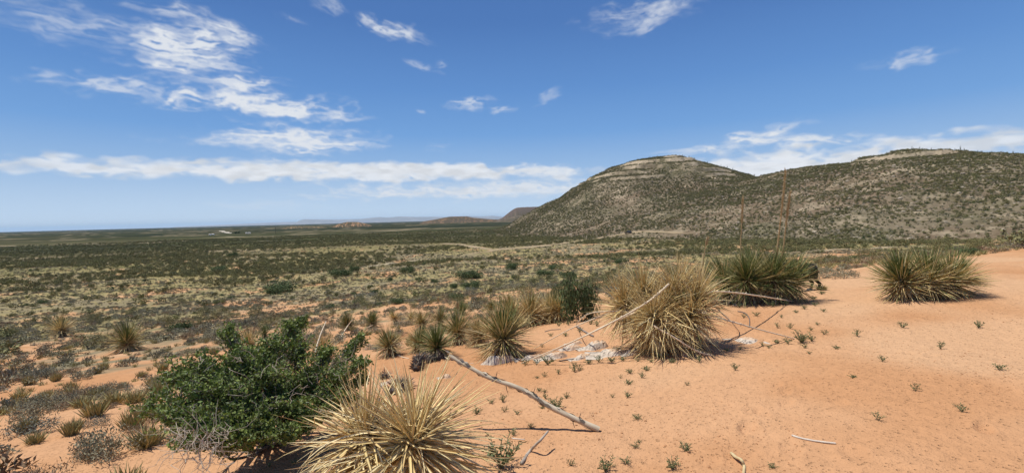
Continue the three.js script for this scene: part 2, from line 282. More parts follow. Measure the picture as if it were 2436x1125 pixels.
// ------------------------------------------------------------------ hill
{
  const C = new Float32Array(HNX * HNZ * 3), P = new Float32Array(HNX * HNZ * 3), I = [];
  const rock = [.29, .235, .16], soil = [.175, .143, .095], bush = [.125, .113, .066], paleR = [.43, .35, .245], rust = [.165, .11, .074];
  const low = new Float32Array(HNX * HNZ);
  for (let j = 0; j < HNZ; j++) for (let i = 0; i < HNX; i++) {
    const k = j * HNX + i, x = HX0 + i * HS, z = HZ0 + j * HS, y = hillGrid[k];
    low[k] = y - terrain(x, z);
    let c = mix3(soil, bush, smooth(.35, .65, fbm(x * .05, z * .05, 4, 201)) * .8);
    c = mix3(c, rust, smooth(.5, .7, fbm(x * .022, z * .022, 3, 202)) * .5);
    c = mix3(c, rock, smooth(.52, .72, fbm(x * .17, z * .17, 3, 203)) * .75);
    c = mix3(c, paleR, Math.max(ledge[k] * .85 * smooth(.3, .5, fbm(x * .06, z * .06, 3, 207)), smooth(.66, .76, fbm(x * .035, z * .09, 3, 204)) * .8 * smooth(5, 25, y)));
    const g = .8 + .4 * hash(i, j, 7); c = [c[0] * g, c[1] * g, c[2] * g];
    P[k * 3] = x; P[k * 3 + 1] = y; P[k * 3 + 2] = z; C.set(c, k * 3);
  }
  for (let j = 0; j < HNZ - 1; j++) for (let i = 0; i < HNX - 1; i++) { const a = j * HNX + i, b = a + 1, c = a + HNX, d = c + 1; if (Math.max(low[a], low[b], low[c], low[d]) < -.5) continue; I.push(a, c, b, b, c, d); }
  const g = new THREE.BufferGeometry(); g.setAttribute('position', new THREE.BufferAttribute(P, 3)); g.setAttribute('color', new THREE.BufferAttribute(C, 3)); g.setIndex(I); g.computeVertexNormals();
  const m = new THREE.Mesh(g, new THREE.MeshPhysicalMaterial({ vertexColors: true, roughness: 1, specularIntensity: 0 })); m.name = 'hill';
  put(m, 'rounded limestone hill with pale ledges and scattered scrub', null, null, 'structure');
}

// ------------------------------------------------------------------ far land: mesa, buttes, mountain ranges
function farHill(name, label, sk, dist, half, cols, cliff = 0, seedN = 1) {   // sk: (azimuth, elevation) of the skyline
  const pts = []; const n = 90;
  const az0 = sk[0][0], az1 = sk[sk.length - 1][0];
  const top = (az) => { let i = 0; while (i < sk.length - 2 && az > sk[i + 1][0]) i++; const t = clamp((az - sk[i][0]) / (sk[i + 1][0] - sk[i][0])); return Math.tan(lerp(sk[i][1], sk[i + 1][1], t) * D2R) * dist + EYE; };
  const rows = 28, P = [], C = [], I = [];
  for (let i = 0; i <= n; i++) {
    const az = lerp(az0, az1, i / n), h = top(az);
    for (let j = 0; j <= rows; j++) {
      const s = j / rows * 2 - 1, d = dist + s * half, x = Math.sin(az * D2R) * d, z = -Math.cos(az * D2R) * d, base = terrain(x, z) - 3, q = Math.abs(s);
      const rough = (fbm(i * .35 + seedN * 9, q * 5, 3, 300 + seedN) - .5) * .22;
      let p = 1 - smooth(.04, 1, q + rough * .6); if (cliff) p = 1 - .55 * smooth(.28, .34, q + rough * .25) - .45 * smooth(.34, 1, q + rough * .2);
      p *= smooth(0, .04, i / n) * smooth(0, .04, 1 - i / n) * .999 + .001;
      const y = base + (Math.max(h, base + .5) - base) * p;
      P.push(x, y, z);
      const f = fbm(i * .45, j * .9, 3, 320 + seedN), isC = cliff && q + rough * .25 > .27 && q + rough * .25 < .35;
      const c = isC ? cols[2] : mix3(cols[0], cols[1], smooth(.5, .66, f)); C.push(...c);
      if (i && j) { const a = (i - 1) * (rows + 1) + j - 1, b = a + 1, e = i * (rows + 1) + j - 1, k = e + 1; I.push(a, e, b, b, e, k); }
    }
  }
  const g = new THREE.BufferGeometry(); g.setAttribute('position', new THREE.Float32BufferAttribute(P, 3)); g.setAttribute('color', new THREE.Float32BufferAttribute(C, 3)); g.setIndex(I); g.computeVertexNormals();
  const m = new THREE.Mesh(g, new THREE.MeshPhysicalMaterial({ vertexColors: true, roughness: 1, specularIntensity: 0, side: THREE.DoubleSide })); m.name = name; put(m, label, null, null, 'structure');
}
const scrubC = [.075, .07, .045];
farHill('mesa', 'flat topped mesa with a cliff band beyond the hill', [[-2.2, -.3], [-1.7, -.12], [-1.11, .1], [-.23, .74], [.29, 1.08], [.7, 1.23], [2.2, 1.26], [6, 1.3], [12, 1.2]], 2600, 520, [[.10, .085, .06], [.17, .135, .10], [.13, .10, .085]], 1, 2);
farHill('butte', 'low brown butte on the horizon left of the mesa', [[-11.2, -.3], [-10.4, -.06], [-8.91, .15], [-7.91, .33], [-7.5, .40], [-5.41, .38], [-4.65, .2], [-3, .02], [-1.2, -.15]], 2900, 420, [[.095, .078, .055], [.20, .13, .08], [.2, .13, .08]], 0, 3);
farHill('butte', 'small mound with bare orange slopes on the far plain', [[-20.9, -.42], [-20.4, -.28], [-19.85, -.05], [-19.16, .08], [-18.02, .05], [-17.2, -.15], [-16.4, -.42]], 2000, 230, [[.085, .073, .048], [.33, .20, .115], [.2, .13, .08]], 0, 4);
farHill('butte', 'lowest bare hillock on the far plain, left of the orange mound', [[-26.2, -.5], [-25.6, -.36], [-24.97, -.22], [-23.4, -.27], [-21.85, -.36], [-21.2, -.5]], 1900, 170, [[.085, .075, .048], [.24, .17, .10], [.2, .13, .08]], 0, 5);
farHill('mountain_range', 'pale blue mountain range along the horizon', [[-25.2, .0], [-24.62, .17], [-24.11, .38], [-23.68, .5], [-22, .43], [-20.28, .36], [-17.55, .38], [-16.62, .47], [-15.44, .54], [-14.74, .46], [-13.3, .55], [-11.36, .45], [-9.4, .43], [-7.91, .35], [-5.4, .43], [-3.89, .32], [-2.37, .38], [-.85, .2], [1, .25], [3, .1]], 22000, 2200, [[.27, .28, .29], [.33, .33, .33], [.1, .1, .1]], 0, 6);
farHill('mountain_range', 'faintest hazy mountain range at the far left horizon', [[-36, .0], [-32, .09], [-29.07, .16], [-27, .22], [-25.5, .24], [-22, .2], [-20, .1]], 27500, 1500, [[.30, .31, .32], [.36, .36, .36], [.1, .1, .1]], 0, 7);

// dirt tracks draped over the land
const roads = [];
function nearRoad(x, z, tall) {                        // kept clear of scrub, the near side of a road for longer where tall bushes would hide it
  const d = Math.hypot(x, z); for (const [a, b, w] of roads) { const e = Math.hypot(a, b), q = Math.hypot(a - x, b - z); if (q < w * .5 + .8) return true; if (tall && d < e && q < 3 + e * .035 && Math.abs(a * z - b * x) / e < 3) return true; } return false;
}
function track(name, label, pts, w0, w1, col) {
  const world = pts.map(([x, y]) => spot(x, y)); const curve = new THREE.CatmullRomCurve3(world, false, 'centripetal'), n = 90, P = [], C = [], I = [], U = 7;
  for (let k = 0; k <= n; k++) {
    const t = k / n, p = curve.getPoint(t), d = curve.getTangent(t); roads.push([p.x, p.z, w0]); const sx = -d.z, sz = d.x, L = Math.hypot(sx, sz) || 1, w = lerp(w0, w1, t) * (.6 + .8 * noise(k * .35, 3, 7)) * Math.min(1, 6 * Math.min(t, 1 - t) + .15);
    for (let s = 0; s < U; s++) { const o = (s / (U - 1) - .5) * w + (noise(k * .5, s, 9) - .5) * w * .2, x = p.x + sx / L * o, z = p.z + sz / L * o; P.push(x, land(x, z) + .09, z); const g = .85 + .3 * hash(k, s, 3); C.push(col[0] * g, col[1] * g, col[2] * g); }
    if (k) for (let s = 0; s < U - 1; s++) { const a = (k - 1) * U + s, b = k * U + s; I.push(a, b, a + 1, a + 1, b, b + 1); }
  }
  const g = new THREE.BufferGeometry(); g.setAttribute('position', new THREE.Float32BufferAttribute(P, 3)); g.setAttribute('color', new THREE.Float32BufferAttribute(C, 3)); g.setIndex(I); g.computeVertexNormals();
  const m = new THREE.Mesh(g, new THREE.MeshPhysicalMaterial({ vertexColors: true, roughness: 1, specularIntensity: 0, side: THREE.DoubleSide })); m.name = name; put(m, label, null, null, 'structure');
}
track('dirt_road', 'pale dirt road curving up the foot of the hill', [[1115, 606], [1150, 600], [1190, 594], [1230, 591], [1290, 585], [1360, 577], [1420, 568], [1470, 559], [1500, 554], [1540, 551], [1590, 552], [1650, 555]], 4.5, 3.5, [.33, .255, .16]);
track('dirt_road', 'short pale spur of track at the left toe of the hill', [[1040, 581], [1070, 580], [1100, 584], [1140, 590], [1170, 596]], 4, 4, [.33, .255, .165]);
track('path', 'straight faint trail climbing the lower hillside', [[1340, 560], [1390, 549], [1420, 540], [1440, 530]], 2, 1.5, [.25, .20, .135]);
track('path', 'thin pale wash crossing the scrub plain', [[770, 650], [840, 640], [900, 631], [960, 624], [1000, 619]], 1.0, 1.2, [.38, .32, .22]);
track('path', 'pale track at the right below the second hill', [[1860, 604], [1900, 600], [1968, 597], [2080, 592], [2220, 588]], 2.4, 2.4, [.36, .28, .18]);
track('dirt_road', 'distant pale road on the left of the plain', [[522, 549], [530, 551], [538, 553], [546, 555.5]], 12, 12, [.55, .5, .42]);
console.log('land');
//@@NEXT
// ------------------------------------------------------------------ leaf blades and plant materials
const fibre = tex(64, 256, (u, v) => { const s = .80 + .22 * tileNoise(u, v * .12, 32, 5) + .10 * (tileNoise(u, v, 48, 6) - .5) - .30 * smooth(.78, .92, tileNoise(u * .5, v, 24, 8)) * smooth(.4, .6, tileNoise(u, v, 8, 9)); return [s, s * .985, s * .95]; }, false);
function blade(bend, kink) {                           // length 1 along y, half width .5, curving towards +z, folded like a gutter
  const m = new MB(), seg = 7; let y = 0, z = 0, th = 0; const prev = [];
  for (let k = 0; k <= seg; k++) {
    const s = k / seg, w = (k === 0 ? .75 : 1) * (1 - Math.pow(s, 1.7) * .93) * .5, ny = -Math.sin(th), nz = Math.cos(th), fold = w * .009;
    const n = V(0, ny, nz), L = V(-w, y + ny * fold * -1, z + nz * fold * -1), R = V(w, y + ny * fold * -1, z + nz * fold * -1), M = V(0, y, z);
    const a = m.vert(L, V(-.35, ny, nz).normalize(), [1, 1, 1], 0, s * 2), b = m.vert(M, n, [1, 1, 1], .5, s * 2), c = m.vert(R, V(.35, ny, nz).normalize(), [1, 1, 1], 1, s * 2);
    if (k) { const [p, q, r] = prev; m.i.push(p, q, a, q, b, a, q, r, b, r, c, b); }
    prev.length = 0; prev.push(a, b, c);
    th = bend * (kink ? smooth(kink - .15, kink + .15, s) : s * (1.1 - .1 * s)); y += Math.cos(th) / seg; z += Math.sin(th) / seg;
  }
  return m.geometry();
}
const blades = [blade(.06), blade(.25), blade(.5), blade(.85), blade(1.3), blade(1.5, .6), blade(-.15)];
const tints = {
  straw: [[.80, .64, .32], [.74, .57, .26], [.83, .69, .40], [.70, .52, .24]],
  dull: [[.52, .39, .19], [.45, .33, .155], [.58, .45, .23], [.40, .29, .145]],
  tan: [[.60, .41, .16], [.54, .36, .14], [.66, .48, .22]],
  green: [[.20, .235, .065], [.155, .205, .055], [.26, .265, .085], [.125, .175, .05]],
  mixed: [[.33, .30, .11], [.46, .38, .15], [.22, .235, .07], [.58, .45, .20]],
  grey: [[.30, .25, .20], [.22, .175, .135], [.38, .32, .25]],
};
const leafy = (c, extra) => new THREE.MeshPhysicalMaterial({ color: new THREE.Color().setRGB(...c), roughness: .55, side: THREE.DoubleSide, ...extra });
const bladeMats = new Map();
function bladeMat(c) { const k = c.join(); if (!bladeMats.has(k)) bladeMats.set(k, leafy(c, { map: fibre })); return bladeMats.get(k); }
const massMat = leafy([1, 1, 1], { vertexColors: true, map: fibre });
const placed = [];                                     // ground already taken: x, z, radius
const skinMat = mat(1, 1, 1, .92, { vertexColors: true });
// one head of leaves; the first `single` leaves are parts of their own, the rest one mass
function rosette(parent, mass, o) {
  const q = new THREE.Quaternion().setFromUnitVectors(V(0, 1, 0), (o.axis || V(0, 1, 0)).clone().normalize()), e = new THREE.Quaternion(), M = new THREE.Matrix4();
  for (let k = 0; k < o.n; k++) {
    const f = Math.pow(rnd(), o.pow || .8), tilt = lerp(o.tilt[0], o.tilt[1], f), az = rr(o.az ? o.az[0] : 0, o.az ? o.az[1] : 6.2832), len = rr(o.len[0], o.len[1]) * (1 - .25 * f * (o.skirt || 0)), w = o.wid * rr(.75, 1.2);
    e.setFromEuler(new THREE.Euler(tilt * D2R, az, rr(-.08, .08), 'YXZ')).premultiply(q).multiply(new THREE.Quaternion().setFromAxisAngle(V(0, 1, 0), rnd() < .45 ? rr(-1.5, 1.5) : rr(-.5, .5)));
    const kind = typeof o.tint === 'function' ? o.tint(f) : o.tint, c = pick(tints[kind]), g = blades[pick(o.bends || [0, 1, 1, 2, 2, 3])];
    const p = o.pos.clone().add(V(rr(-1, 1), rr(-1, 1), rr(-1, 1)).multiplyScalar(o.core || .03)); p.y -= f * (o.drop || .06);
    M.compose(p, e, V(w, len, len));
    if (k < (o.single || 0)) { const m = new THREE.Mesh(g, bladeMat(c)); m.name = 'leaf'; M.decompose(m.position, m.quaternion, m.scale); parent.add(m); }
    else { const v = rr(.8, 1.15); mass.geo(g, M, [c[0] * v, c[1] * v, c[2] * v]); }
  }
}
function flowerStalk(parent, pts, r0, r1, c, c2, plume = 0) {   // woody stalk with small bracts; plume: how much of its tip still carries dry florets
  const m = new MB(), n = pts.length; m.tube(pts, r0, r1, c, 8, .18, c2);
  const curve = new THREE.CatmullRomCurve3(pts), L = curve.getLength(), nb = Math.round(L / (r0 * 5));
  for (let k = 0; k < nb; k++) { const t = (k + rnd()) / nb, p = curve.getPoint(t), d = curve.getTangent(t), out = rdir().cross(d).normalize(), r = lerp(r0, r1, t); m.leaf(p.clone().addScaledVector(out, r * .8), d.clone().multiplyScalar(.8).addScaledVector(out, .5).normalize(), V().crossVectors(d, out), r * rr(2, 4.5), r * 1.3, mix3(c, c2, rnd())); }
  if (plume) for (let k = 0; k < 480 * plume; k++) { const t = 1 - rnd() * plume, p = curve.getPoint(t), d = curve.getTangent(t), out = rdir().cross(d).normalize(), s = .02 + .03 * (1 - t) / plume; m.leaf(p, d.clone().multiplyScalar(1.5).addScaledVector(out, .6).normalize(), V().crossVectors(d, out), rr(.03, .07) + s, .008, [.48, .36, .19]); }
  const o = m.build('flower_stalk', skinMat, parent); return o;
}
const L2 = (g, p) => p.clone().sub(g.position);        // world point into a thing's own space
function shaggyTrunk(mb, pts, r0, r1, c, c2) {          // sotol trunk wrapped in old leaf bases
  mb.tube(pts, r0, r1, c, 9, .25, c2); const curve = new THREE.CatmullRomCurve3(pts), n = Math.round(curve.getLength() / .0022 * (r0 / .1));
  for (let k = 0; k < n; k++) { const t = rnd(), p = curve.getPoint(t), d = curve.getTangent(t), out = rdir().cross(d).normalize(), r = lerp(r0, r1, t); mb.leaf(p.addScaledVector(out, r * .9), d.clone().multiplyScalar(rr(.3, 1)).addScaledVector(out, rr(.5, 1)).normalize(), V().crossVectors(d, out), rr(.03, .08), rr(.012, .022), mix3(c, c2, rnd())); }
}
const bone = [.78, .65, .46], boneD = [.60, .48, .33], charc = [.055, .045, .04], charD = [.16, .135, .115];

// ------------------------------------------------------------------ the dead two-headed sotol in the foreground
reseed(101);
{
  const base = spot(930, 1118), g = thing('sotol', base), mass = new MB(), tr = new MB();
  const A = L2(g, at(980, 1052, 2.5)), B = L2(g, at(868, 1040, 2.62));
  shaggyTrunk(tr, [V(.02, -.05, .02), A.clone().multiplyScalar(.5), A], .09, .06, [.16, .11, .075], [.26, .19, .12]);
  shaggyTrunk(tr, [V(-.02, -.05, 0), B.clone().multiplyScalar(.5), B], .08, .055, [.16, .11, .075], [.26, .19, .12]);
  tr.build('trunk', skinMat, g);
  const cA = V(.22, 1, .12), cB = V(-.28, 1, .1);
  rosette(g, mass, { pos: A, axis: V(.25, 1, -.25), n: 190, single: 95, len: [.30, .58], tilt: [8, 80], wid: .0135, tint: 'straw', bends: [0, 1, 1, 2, 2], core: .028, drop: .02 });
  rosette(g, mass, { pos: A, axis: V(.15, 1, .25), n: 600, single: 95, len: [.42, .64], tilt: [66, 150], wid: .017, tint: (f) => f > .85 ? 'dull' : 'straw', bends: [1, 2, 2, 3, 3, 4], core: .035, drop: .12, pow: .9 });
  rosette(g, mass, { pos: B, axis: V(-.05, 1, -.2), n: 80, single: 45, len: [.26, .48], tilt: [6, 66], wid: .013, tint: 'straw', bends: [0, 0, 1, 6], core: .022, drop: .02 });
  rosette(g, mass, { pos: B, axis: V(-.12, 1, .35), n: 460, single: 60, len: [.32, .50], tilt: [62, 150], wid: .017, tint: (f) => f > .8 ? 'dull' : 'straw', bends: [2, 2, 3, 3, 4, 5], core: .03, drop: .12, pow: .9 });
  const mm = mass.build('leaf_mass', massMat, g); mm.userData.kind = 'stuff';
  put(g, 'dead straw-coloured sotol with two heads, nearest the camera at the bottom', 'sotol');
}
// ------------------------------------------------------------------ the big dead sotol with fallen stalks
reseed(202);
{
  const base = spot(1575, 834), g = thing('sotol', base), mass = new MB(), d0 = Math.hypot(base.x, base.z), tr = new MB();
  const toCam = V(-base.x, 0, -base.z).normalize();
  const heads = [[1556, 757, -.12, .9, 300, 190], [1490, 728, .18, .35, 190, 30], [1530, 700, .25, .25, 170, 20], [1610, 690, .3, .2, 200, 20], [1655, 712, .12, .35, 190, 20], [1640, 752, -.02, .6, 180, 20], [1590, 720, .1, .5, 150, 0]];
  for (const [px, py, back, lean, n, single] of heads) {
    const H = L2(g, at(px, py, d0 + back)), side = (px - 1575) / 200, ax = toCam.clone().multiplyScalar(lean).add(V(side * .8, 1, 0));
    shaggyTrunk(tr, [V(H.x * .3, -.04, H.z * .3), V(H.x * .7, H.y * .5, H.z * .7), H], .09, .06, [.13, .09, .06], [.24, .17, .11]);
    const main = lean > .8;
    rosette(g, mass, { pos: H, axis: ax, n: Math.round(n * .95), single: Math.round(single * .5), len: main ? [.34, .55] : [.40, .62], tilt: [3, 82], wid: .0155, tint: main ? 'straw' : () => rnd() < .14 ? 'mixed' : rnd() < .3 ? 'tan' : 'straw', bends: [0, 0, 1, 1, 2], core: .03, drop: .03 });
    rosette(g, mass, { pos: H, axis: ax, n: Math.round(n * 1.1), single: Math.round(single * .5), len: [.40, .62], tilt: [72, 140], wid: .0155, tint: (f) => f > .8 ? 'dull' : rnd() < .25 ? 'tan' : 'straw', bends: [0, 1, 1, 2, 3], core: .04, drop: .12 });
  }
  tr.build('trunk', skinMat, g);
  rosette(g, mass, { pos: V(0, .42, 0), n: 620, len: [.48, .76], tilt: [88, 146], wid: .0155, tint: 'straw', bends: [0, 0, 1, 6], core: .22, drop: .05 });
  const mm = mass.build('leaf_mass', massMat, g); mm.userData.kind = 'stuff';
  const st = (pts, r0, r1, sag = 0) => { const w = pts.map(([x, y, dd]) => L2(g, dd === 'g' ? spot(x, y) : at(x, y, d0 + dd))); const c = new THREE.CatmullRomCurve3(w); flowerStalk(g, c.getPoints(22), r0, r1, bone, boneD); };
  st([[1592, 676, -.1], [1545, 716, -.3], [1460, 765, -.42], [1380, 805, -.45], [1240, 865, 'g']], .0135, .007);
  st([[1515, 742, -.2], [1440, 775, -.28], [1360, 815, -.25], [1285, 850, 'g']], .0125, .006);
  st([[1500, 741, 0], [1440, 741, .1], [1400, 747, .3], [1380, 762, .45], [1372, 776, 'g']], .010, .005);
  st([[1450, 745, .2], [1380, 772, .3], [1270, 830, 'g']], .011, .005);
  st([[1545, 760, -.3], [1552, 772, -.36], [1600, 800, -.45], [1660, 836, -.35], [1694, 846, 'g']], .014, .008);
  st([[1610, 742, -.1], [1660, 742, -.05], [1730, 762, .1], [1800, 782, .3], [1892, 806, 'g']], .0155, .007);
  st([[1650, 698, .1], [1720, 694, .9], [1800, 703, 1.8], [1892, 718, 'g']], .015, .008);
  st([[1686, 704, .4], [1705, 732, .5], [1740, 765, .72], [1760, 790, 'g']], .011, .007);
  st([[1618, 690, .3], [1625, 660, .4], [1636, 618, .5]], .009, .005);
  put(g, 'big dead golden sotol clump with pale stalks fallen all round it', 'sotol');
}
// ------------------------------------------------------------------ the green sotol at the right
reseed(303);
{
  const base = spot(1800, 720), g = thing('sotol', base), mass = new MB(), d0 = Math.hypot(base.x, base.z), tr = new MB();
  const heads = [[1778, 668, -.15, 380, 70], [1840, 662, 0, 380, 60], [1728, 672, .1, 260, 15], [1880, 668, .2, 260, 15], [1800, 655, .35, 260, 0]];
  for (const [px, py, back, n, single] of heads) {
    const H = L2(g, at(px, py, d0 + back)), ax = V((px - 1805) / 130, 1, .15);
    shaggyTrunk(tr, [V(H.x * .8, -.05, H.z * .8), V(H.x * .9, H.y * .5, H.z), H], .13, .09, [.10, .075, .055], [.22, .17, .12]);
    rosette(g, mass, { pos: H, axis: ax, n, single, len: [.46, .74], tilt: [2, 78], wid: .0165, tint: (f) => rnd() < .05 ? 'straw' : rnd() < .06 ? 'tan' : rnd() < .15 + .25 * f ? 'mixed' : 'green', bends: [0, 0, 1, 1, 2], core: .04, drop: .03 });
    rosette(g, mass, { pos: H, axis: ax, n: Math.round(n * .6), single: Math.round(single * .4), len: [.45, .7], tilt: [70, 112], wid: .0165, tint: (f) => rnd() < .45 ? 'green' : rnd() < .6 ? 'mixed' : 'dull', bends: [0, 1, 2], core: .06, drop: .1 });
    rosette(g, mass, { pos: H.clone().add(V(0, -.12, 0)), axis: ax, n: Math.round(n * .5), len: [.36, .52], tilt: [118, 168], wid: .016, tint: () => rnd() < .45 ? 'grey' : rnd() < .4 ? 'straw' : 'dull', bends: [0, 1, 6], core: .14, drop: .1 });
  }
  tr.build('trunk', skinMat, g);
  const mm = mass.build('leaf_mass', massMat, g); mm.userData.kind = 'stuff';
  const up = (pts, r, plume) => { const w = pts.map(([x, y, dd]) => L2(g, at(x, y, d0 + dd))); flowerStalk(g, new THREE.CatmullRomCurve3(w).getPoints(18), r, r * .45, [.50, .36, .18], [.36, .24, .11], plume); };
  up([[1846, 650, .1], [1851, 585, .12], [1862, 490, .15], [1870, 405, .15]], .017, .42);
  up([[1858, 650, .2], [1866, 580, .2], [1874, 510, .2], [1881, 458, .2]], .014, .5);
  up([[1762, 655, .2], [1763, 580, .3], [1766, 525, .3], [1768, 470, .3]], .013, .4);
  up([[1672, 640, .3], [1677, 600, .35], [1684, 568, .4]], .012, .3);
  up([[1668, 640, .3], [1672, 604, .4]], .011, 0);
  put(g, 'large green sotol clump with tall upright flower stalks, right of the dead one', 'sotol');
}
// ------------------------------------------------------------------ smaller sotols across the middle
reseed(404);
function smallSotol(px, py, wpx, hpx, label, o = {}) {
  const base = spot(px, py), g = thing('sotol', base), mass = new MB(), w = metres(wpx, base) * 1.25, h = metres(hpx, base) * 1.08, taken = placed.push([base.x, base.z, w * .8]), heads = o.heads || 1, tr = new MB();
  const leafL = Math.min(w * .62, h * .95), n = Math.round((o.n || 170) * 1.7), wid = Math.max(.012, leafL * .026);
  for (let k = 0; k < heads; k++) {
    const off = heads > 1 ? (k / (heads - 1) - .5) * w * .6 : 0, H = V(off, h * (o.head || .34), rr(-.08, .08) * w), ax = V(off / w * 1.2 + rr(-.1, .1), 1, rr(-.1, .2));
    tr.tube([V(off * .7, -.05, 0), H], h * .12, h * .09, [.12, .09, .06], 7, .3, [.2, .15, .1]);
    const t = o.tint || ['green', 'mixed', 'straw'], L = leafL * (heads > 1 ? .85 : 1);
    rosette(g, mass, { pos: H, axis: ax, n, single: o.single || 0, len: [L * .7, L * 1.1], tilt: [2, 70], wid, tint: (f) => f + rr(-.3, .3) < .35 ? t[0] : rnd() < .3 ? t[2] : t[1], bends: [0, 0, 1, 1, 2], core: L * .05, drop: L * .05 });
    rosette(g, mass, { pos: H, axis: ax, n: Math.round(n * .6), len: [L * .7, L * 1.05], tilt: [62, 120], wid, tint: () => rnd() < .4 ? t[1] : t[2], bends: [0, 1, 2, 3], core: L * .06, drop: L * .12 });
    rosette(g, mass, { pos: H, axis: ax, n: Math.round(n * .45), len: [L * .5, L * .8], tilt: [112, 160], wid, tint: () => rnd() < .3 ? 'grey' : 'dull', bends: [0, 1, 2], core: L * .08, drop: L * .12 });
  }
  tr.build('trunk', skinMat, g);
  const mm = mass.build('leaf_mass', massMat, g); mm.userData.kind = 'stuff';
  if (o.stalk) flowerStalk(g, bendLine(V(0, h * .3, 0), V(metres(o.stalk[0], base), metres(o.stalk[1], base), 0), 10, 0, .03, px), .009, .005, [.5, .4, .26], [.36, .28, .18], .2);
  put(g, label, 'sotol'); return g;
}
smallSotol(1198, 850, 132, 122, 'green-hearted sotol with a straw skirt just behind the long white rock', { n: 260, single: 60 });
smallSotol(1262, 772, 118, 78, 'pale bleached sotol clump behind the green-hearted one', { heads: 3, tint: ['mixed', 'straw', 'straw'], n: 150, head: .3 });
smallSotol(1328, 764, 72, 66, 'small yellow-green sotol beside the dark green bush', { tint: ['green', 'straw', 'straw'], n: 200 });
smallSotol(1140, 822, 70, 66, 'dull straw sotol half hidden left of the green-hearted one', { tint: ['mixed', 'dull', 'dull'], n: 150 });
smallSotol(1040, 850, 82, 72, 'spiky green sotol at the upper end of the leaning stalk', { tint: ['green', 'green', 'straw'], n: 200, single: 30 });
smallSotol(1090, 818, 90, 70, 'grey-green sotol with one thin upright stalk', { tint: ['green', 'mixed', 'straw'], n: 180, stalk: [2, 95] });
smallSotol(963, 842, 94, 62, 'straw-fringed sotol left of the spiky green one', { heads: 2, tint: ['green', 'mixed', 'straw'], n: 150 });
smallSotol(1004, 782, 52, 40, 'low sotol left of the farther pair', { tint: ['mixed', 'mixed', 'straw'], n: 110 });
smallSotol(1048, 778, 56, 42, 'low sotol right of the farther pair', { tint: ['green', 'mixed', 'dull'], n: 110, stalk: [-4, 70] });
smallSotol(957, 770, 54, 34, 'small bleached sotol at the left of the farther row', { heads: 2, tint: ['mixed', 'straw', 'straw'], n: 80 });
smallSotol(856, 784, 70, 40, 'rounded dark green sotol with fallen grey stalks, above the leafy bush', { tint: ['green', 'green', 'dull'], n: 150, heads: 2 });
smallSotol(628, 806, 42, 26, 'small dark green sotol in the sand above the leafy bush', { tint: ['green', 'green', 'dull'], n: 90 });
smallSotol(594, 836, 62, 46, 'yellow straw sotol poking up behind the leafy bush', { tint: ['mixed', 'straw', 'straw'], n: 120 });
smallSotol(770, 862, 84, 56, 'tawny straw sotol behind the right half of the leafy bush', { tint: ['tan', 'straw', 'tan'], n: 140 });
smallSotol(1100, 752, 56, 32, 'dark green sotol beyond the thin upright stalk', { tint: ['green', 'green', 'mixed'], n: 110 });
smallSotol(1170, 742, 60, 30, 'faint green sotol on the slope beyond the bleached clump', { tint: ['green', 'mixed', 'mixed'], n: 100 });
smallSotol(300, 838, 90, 62, 'green sotol alone on the left slope', { tint: ['green', 'mixed', 'straw'], n: 160 });
smallSotol(150, 800, 70, 46, 'straw sotol far out on the left slope', { tint: ['mixed', 'straw', 'straw'], n: 130 });
smallSotol(2200, 706, 150, 100, 'green and straw sotol alone at the right edge of the sand', { heads: 3, tint: ['green', 'mixed', 'straw'], n: 260 });
console.log('sotols');

// ------------------------------------------------------------------ loose stalks, sticks, logs
function stick(name, label, cat, pts, r0, r1, c, c2, group) {
  const w = pts.map((p) => p.isVector3 ? p : (p[2] === undefined ? spot(p[0], p[1]).add(V(0, (typeof r0 === 'number' ? r0 : .01) * .7, 0)) : at(p[0], p[1], p[2])));
  const g = new MB(), o = w[0].clone(), line = new THREE.CatmullRomCurve3(w.map((p) => p.clone().sub(o))).getPoints(20); g.tube(line, r0, r1, c, 7, .25, c2);
  const m = g.build(name, skinMat); m.position.copy(o); put(m, label, cat, group); return m;
}
{
  const b = spot(1426, 1026), g = thing('dead_stalk', b), tip = at(1068, 846, 4.13), n = 40, m = new MB(), pts = bendLine(V(0, .012, 0), tip.clone().sub(b), n, -.012, .03, 4);
  m.tube(pts, (t) => lerp(.0235, .0165, t) * (1 + .10 * (hash(Math.floor(t * 13), 3, 1) - .5)), 0, [.58, .48, .34], 10, .10, [.42, .34, .24]);
  m.build('stem', skinMat, g);
  const k = new MB(), cv = new THREE.CatmullRomCurve3(pts);
  for (let i = 0; i < 46; i++) { const t = Math.pow(rnd(), .7), p = cv.getPoint(t), d = cv.getTangent(t), out = rdir().cross(d).normalize(); k.leaf(p.clone().addScaledVector(out, .0212), d.clone().addScaledVector(out, rr(-.04, .12)).normalize(), V().crossVectors(d, out), rr(.04, .11), .026, pick([[.12, .095, .07], [.20, .16, .12], [.60, .50, .36], [.30, .24, .175], [.46, .38, .28]])); }
  k.build('bark', skinMat, g);
  for (const [t, s] of [[.12, 1], [.16, -1], [.42, 1], [.60, -1], [.66, 1]]) { const p = cv.getPoint(t), q = new MB(), sd = V(.1, s, .3).normalize(); q.tube([p, p.clone().addScaledVector(sd, .045), p.clone().add(V(.015, s * .075, .02))], .004, .002, [.10, .08, .07], 5); q.build('bract', skinMat, g); }
  put(g, 'long weathered flower stalk leaning out of the sand in the foreground', 'stalk');
}
stick('dead_stick', 'grey stick lying below the leaning stalk, beside the green weed', 'stick', [[1240, 1106], [1262, 1075], [1285, 1048, 3.31], [1304, 1026, 3.42]], .013, .007, [.46, .39, .31], [.28, .23, .18]);
stick('dead_stick', 'tiny pale stick on the sand left of the grey stick', 'stick', [[1218, 1044], [1234, 1046], [1248, 1047]], .006, .004, [.66, .58, .48], [.5, .42, .34]);
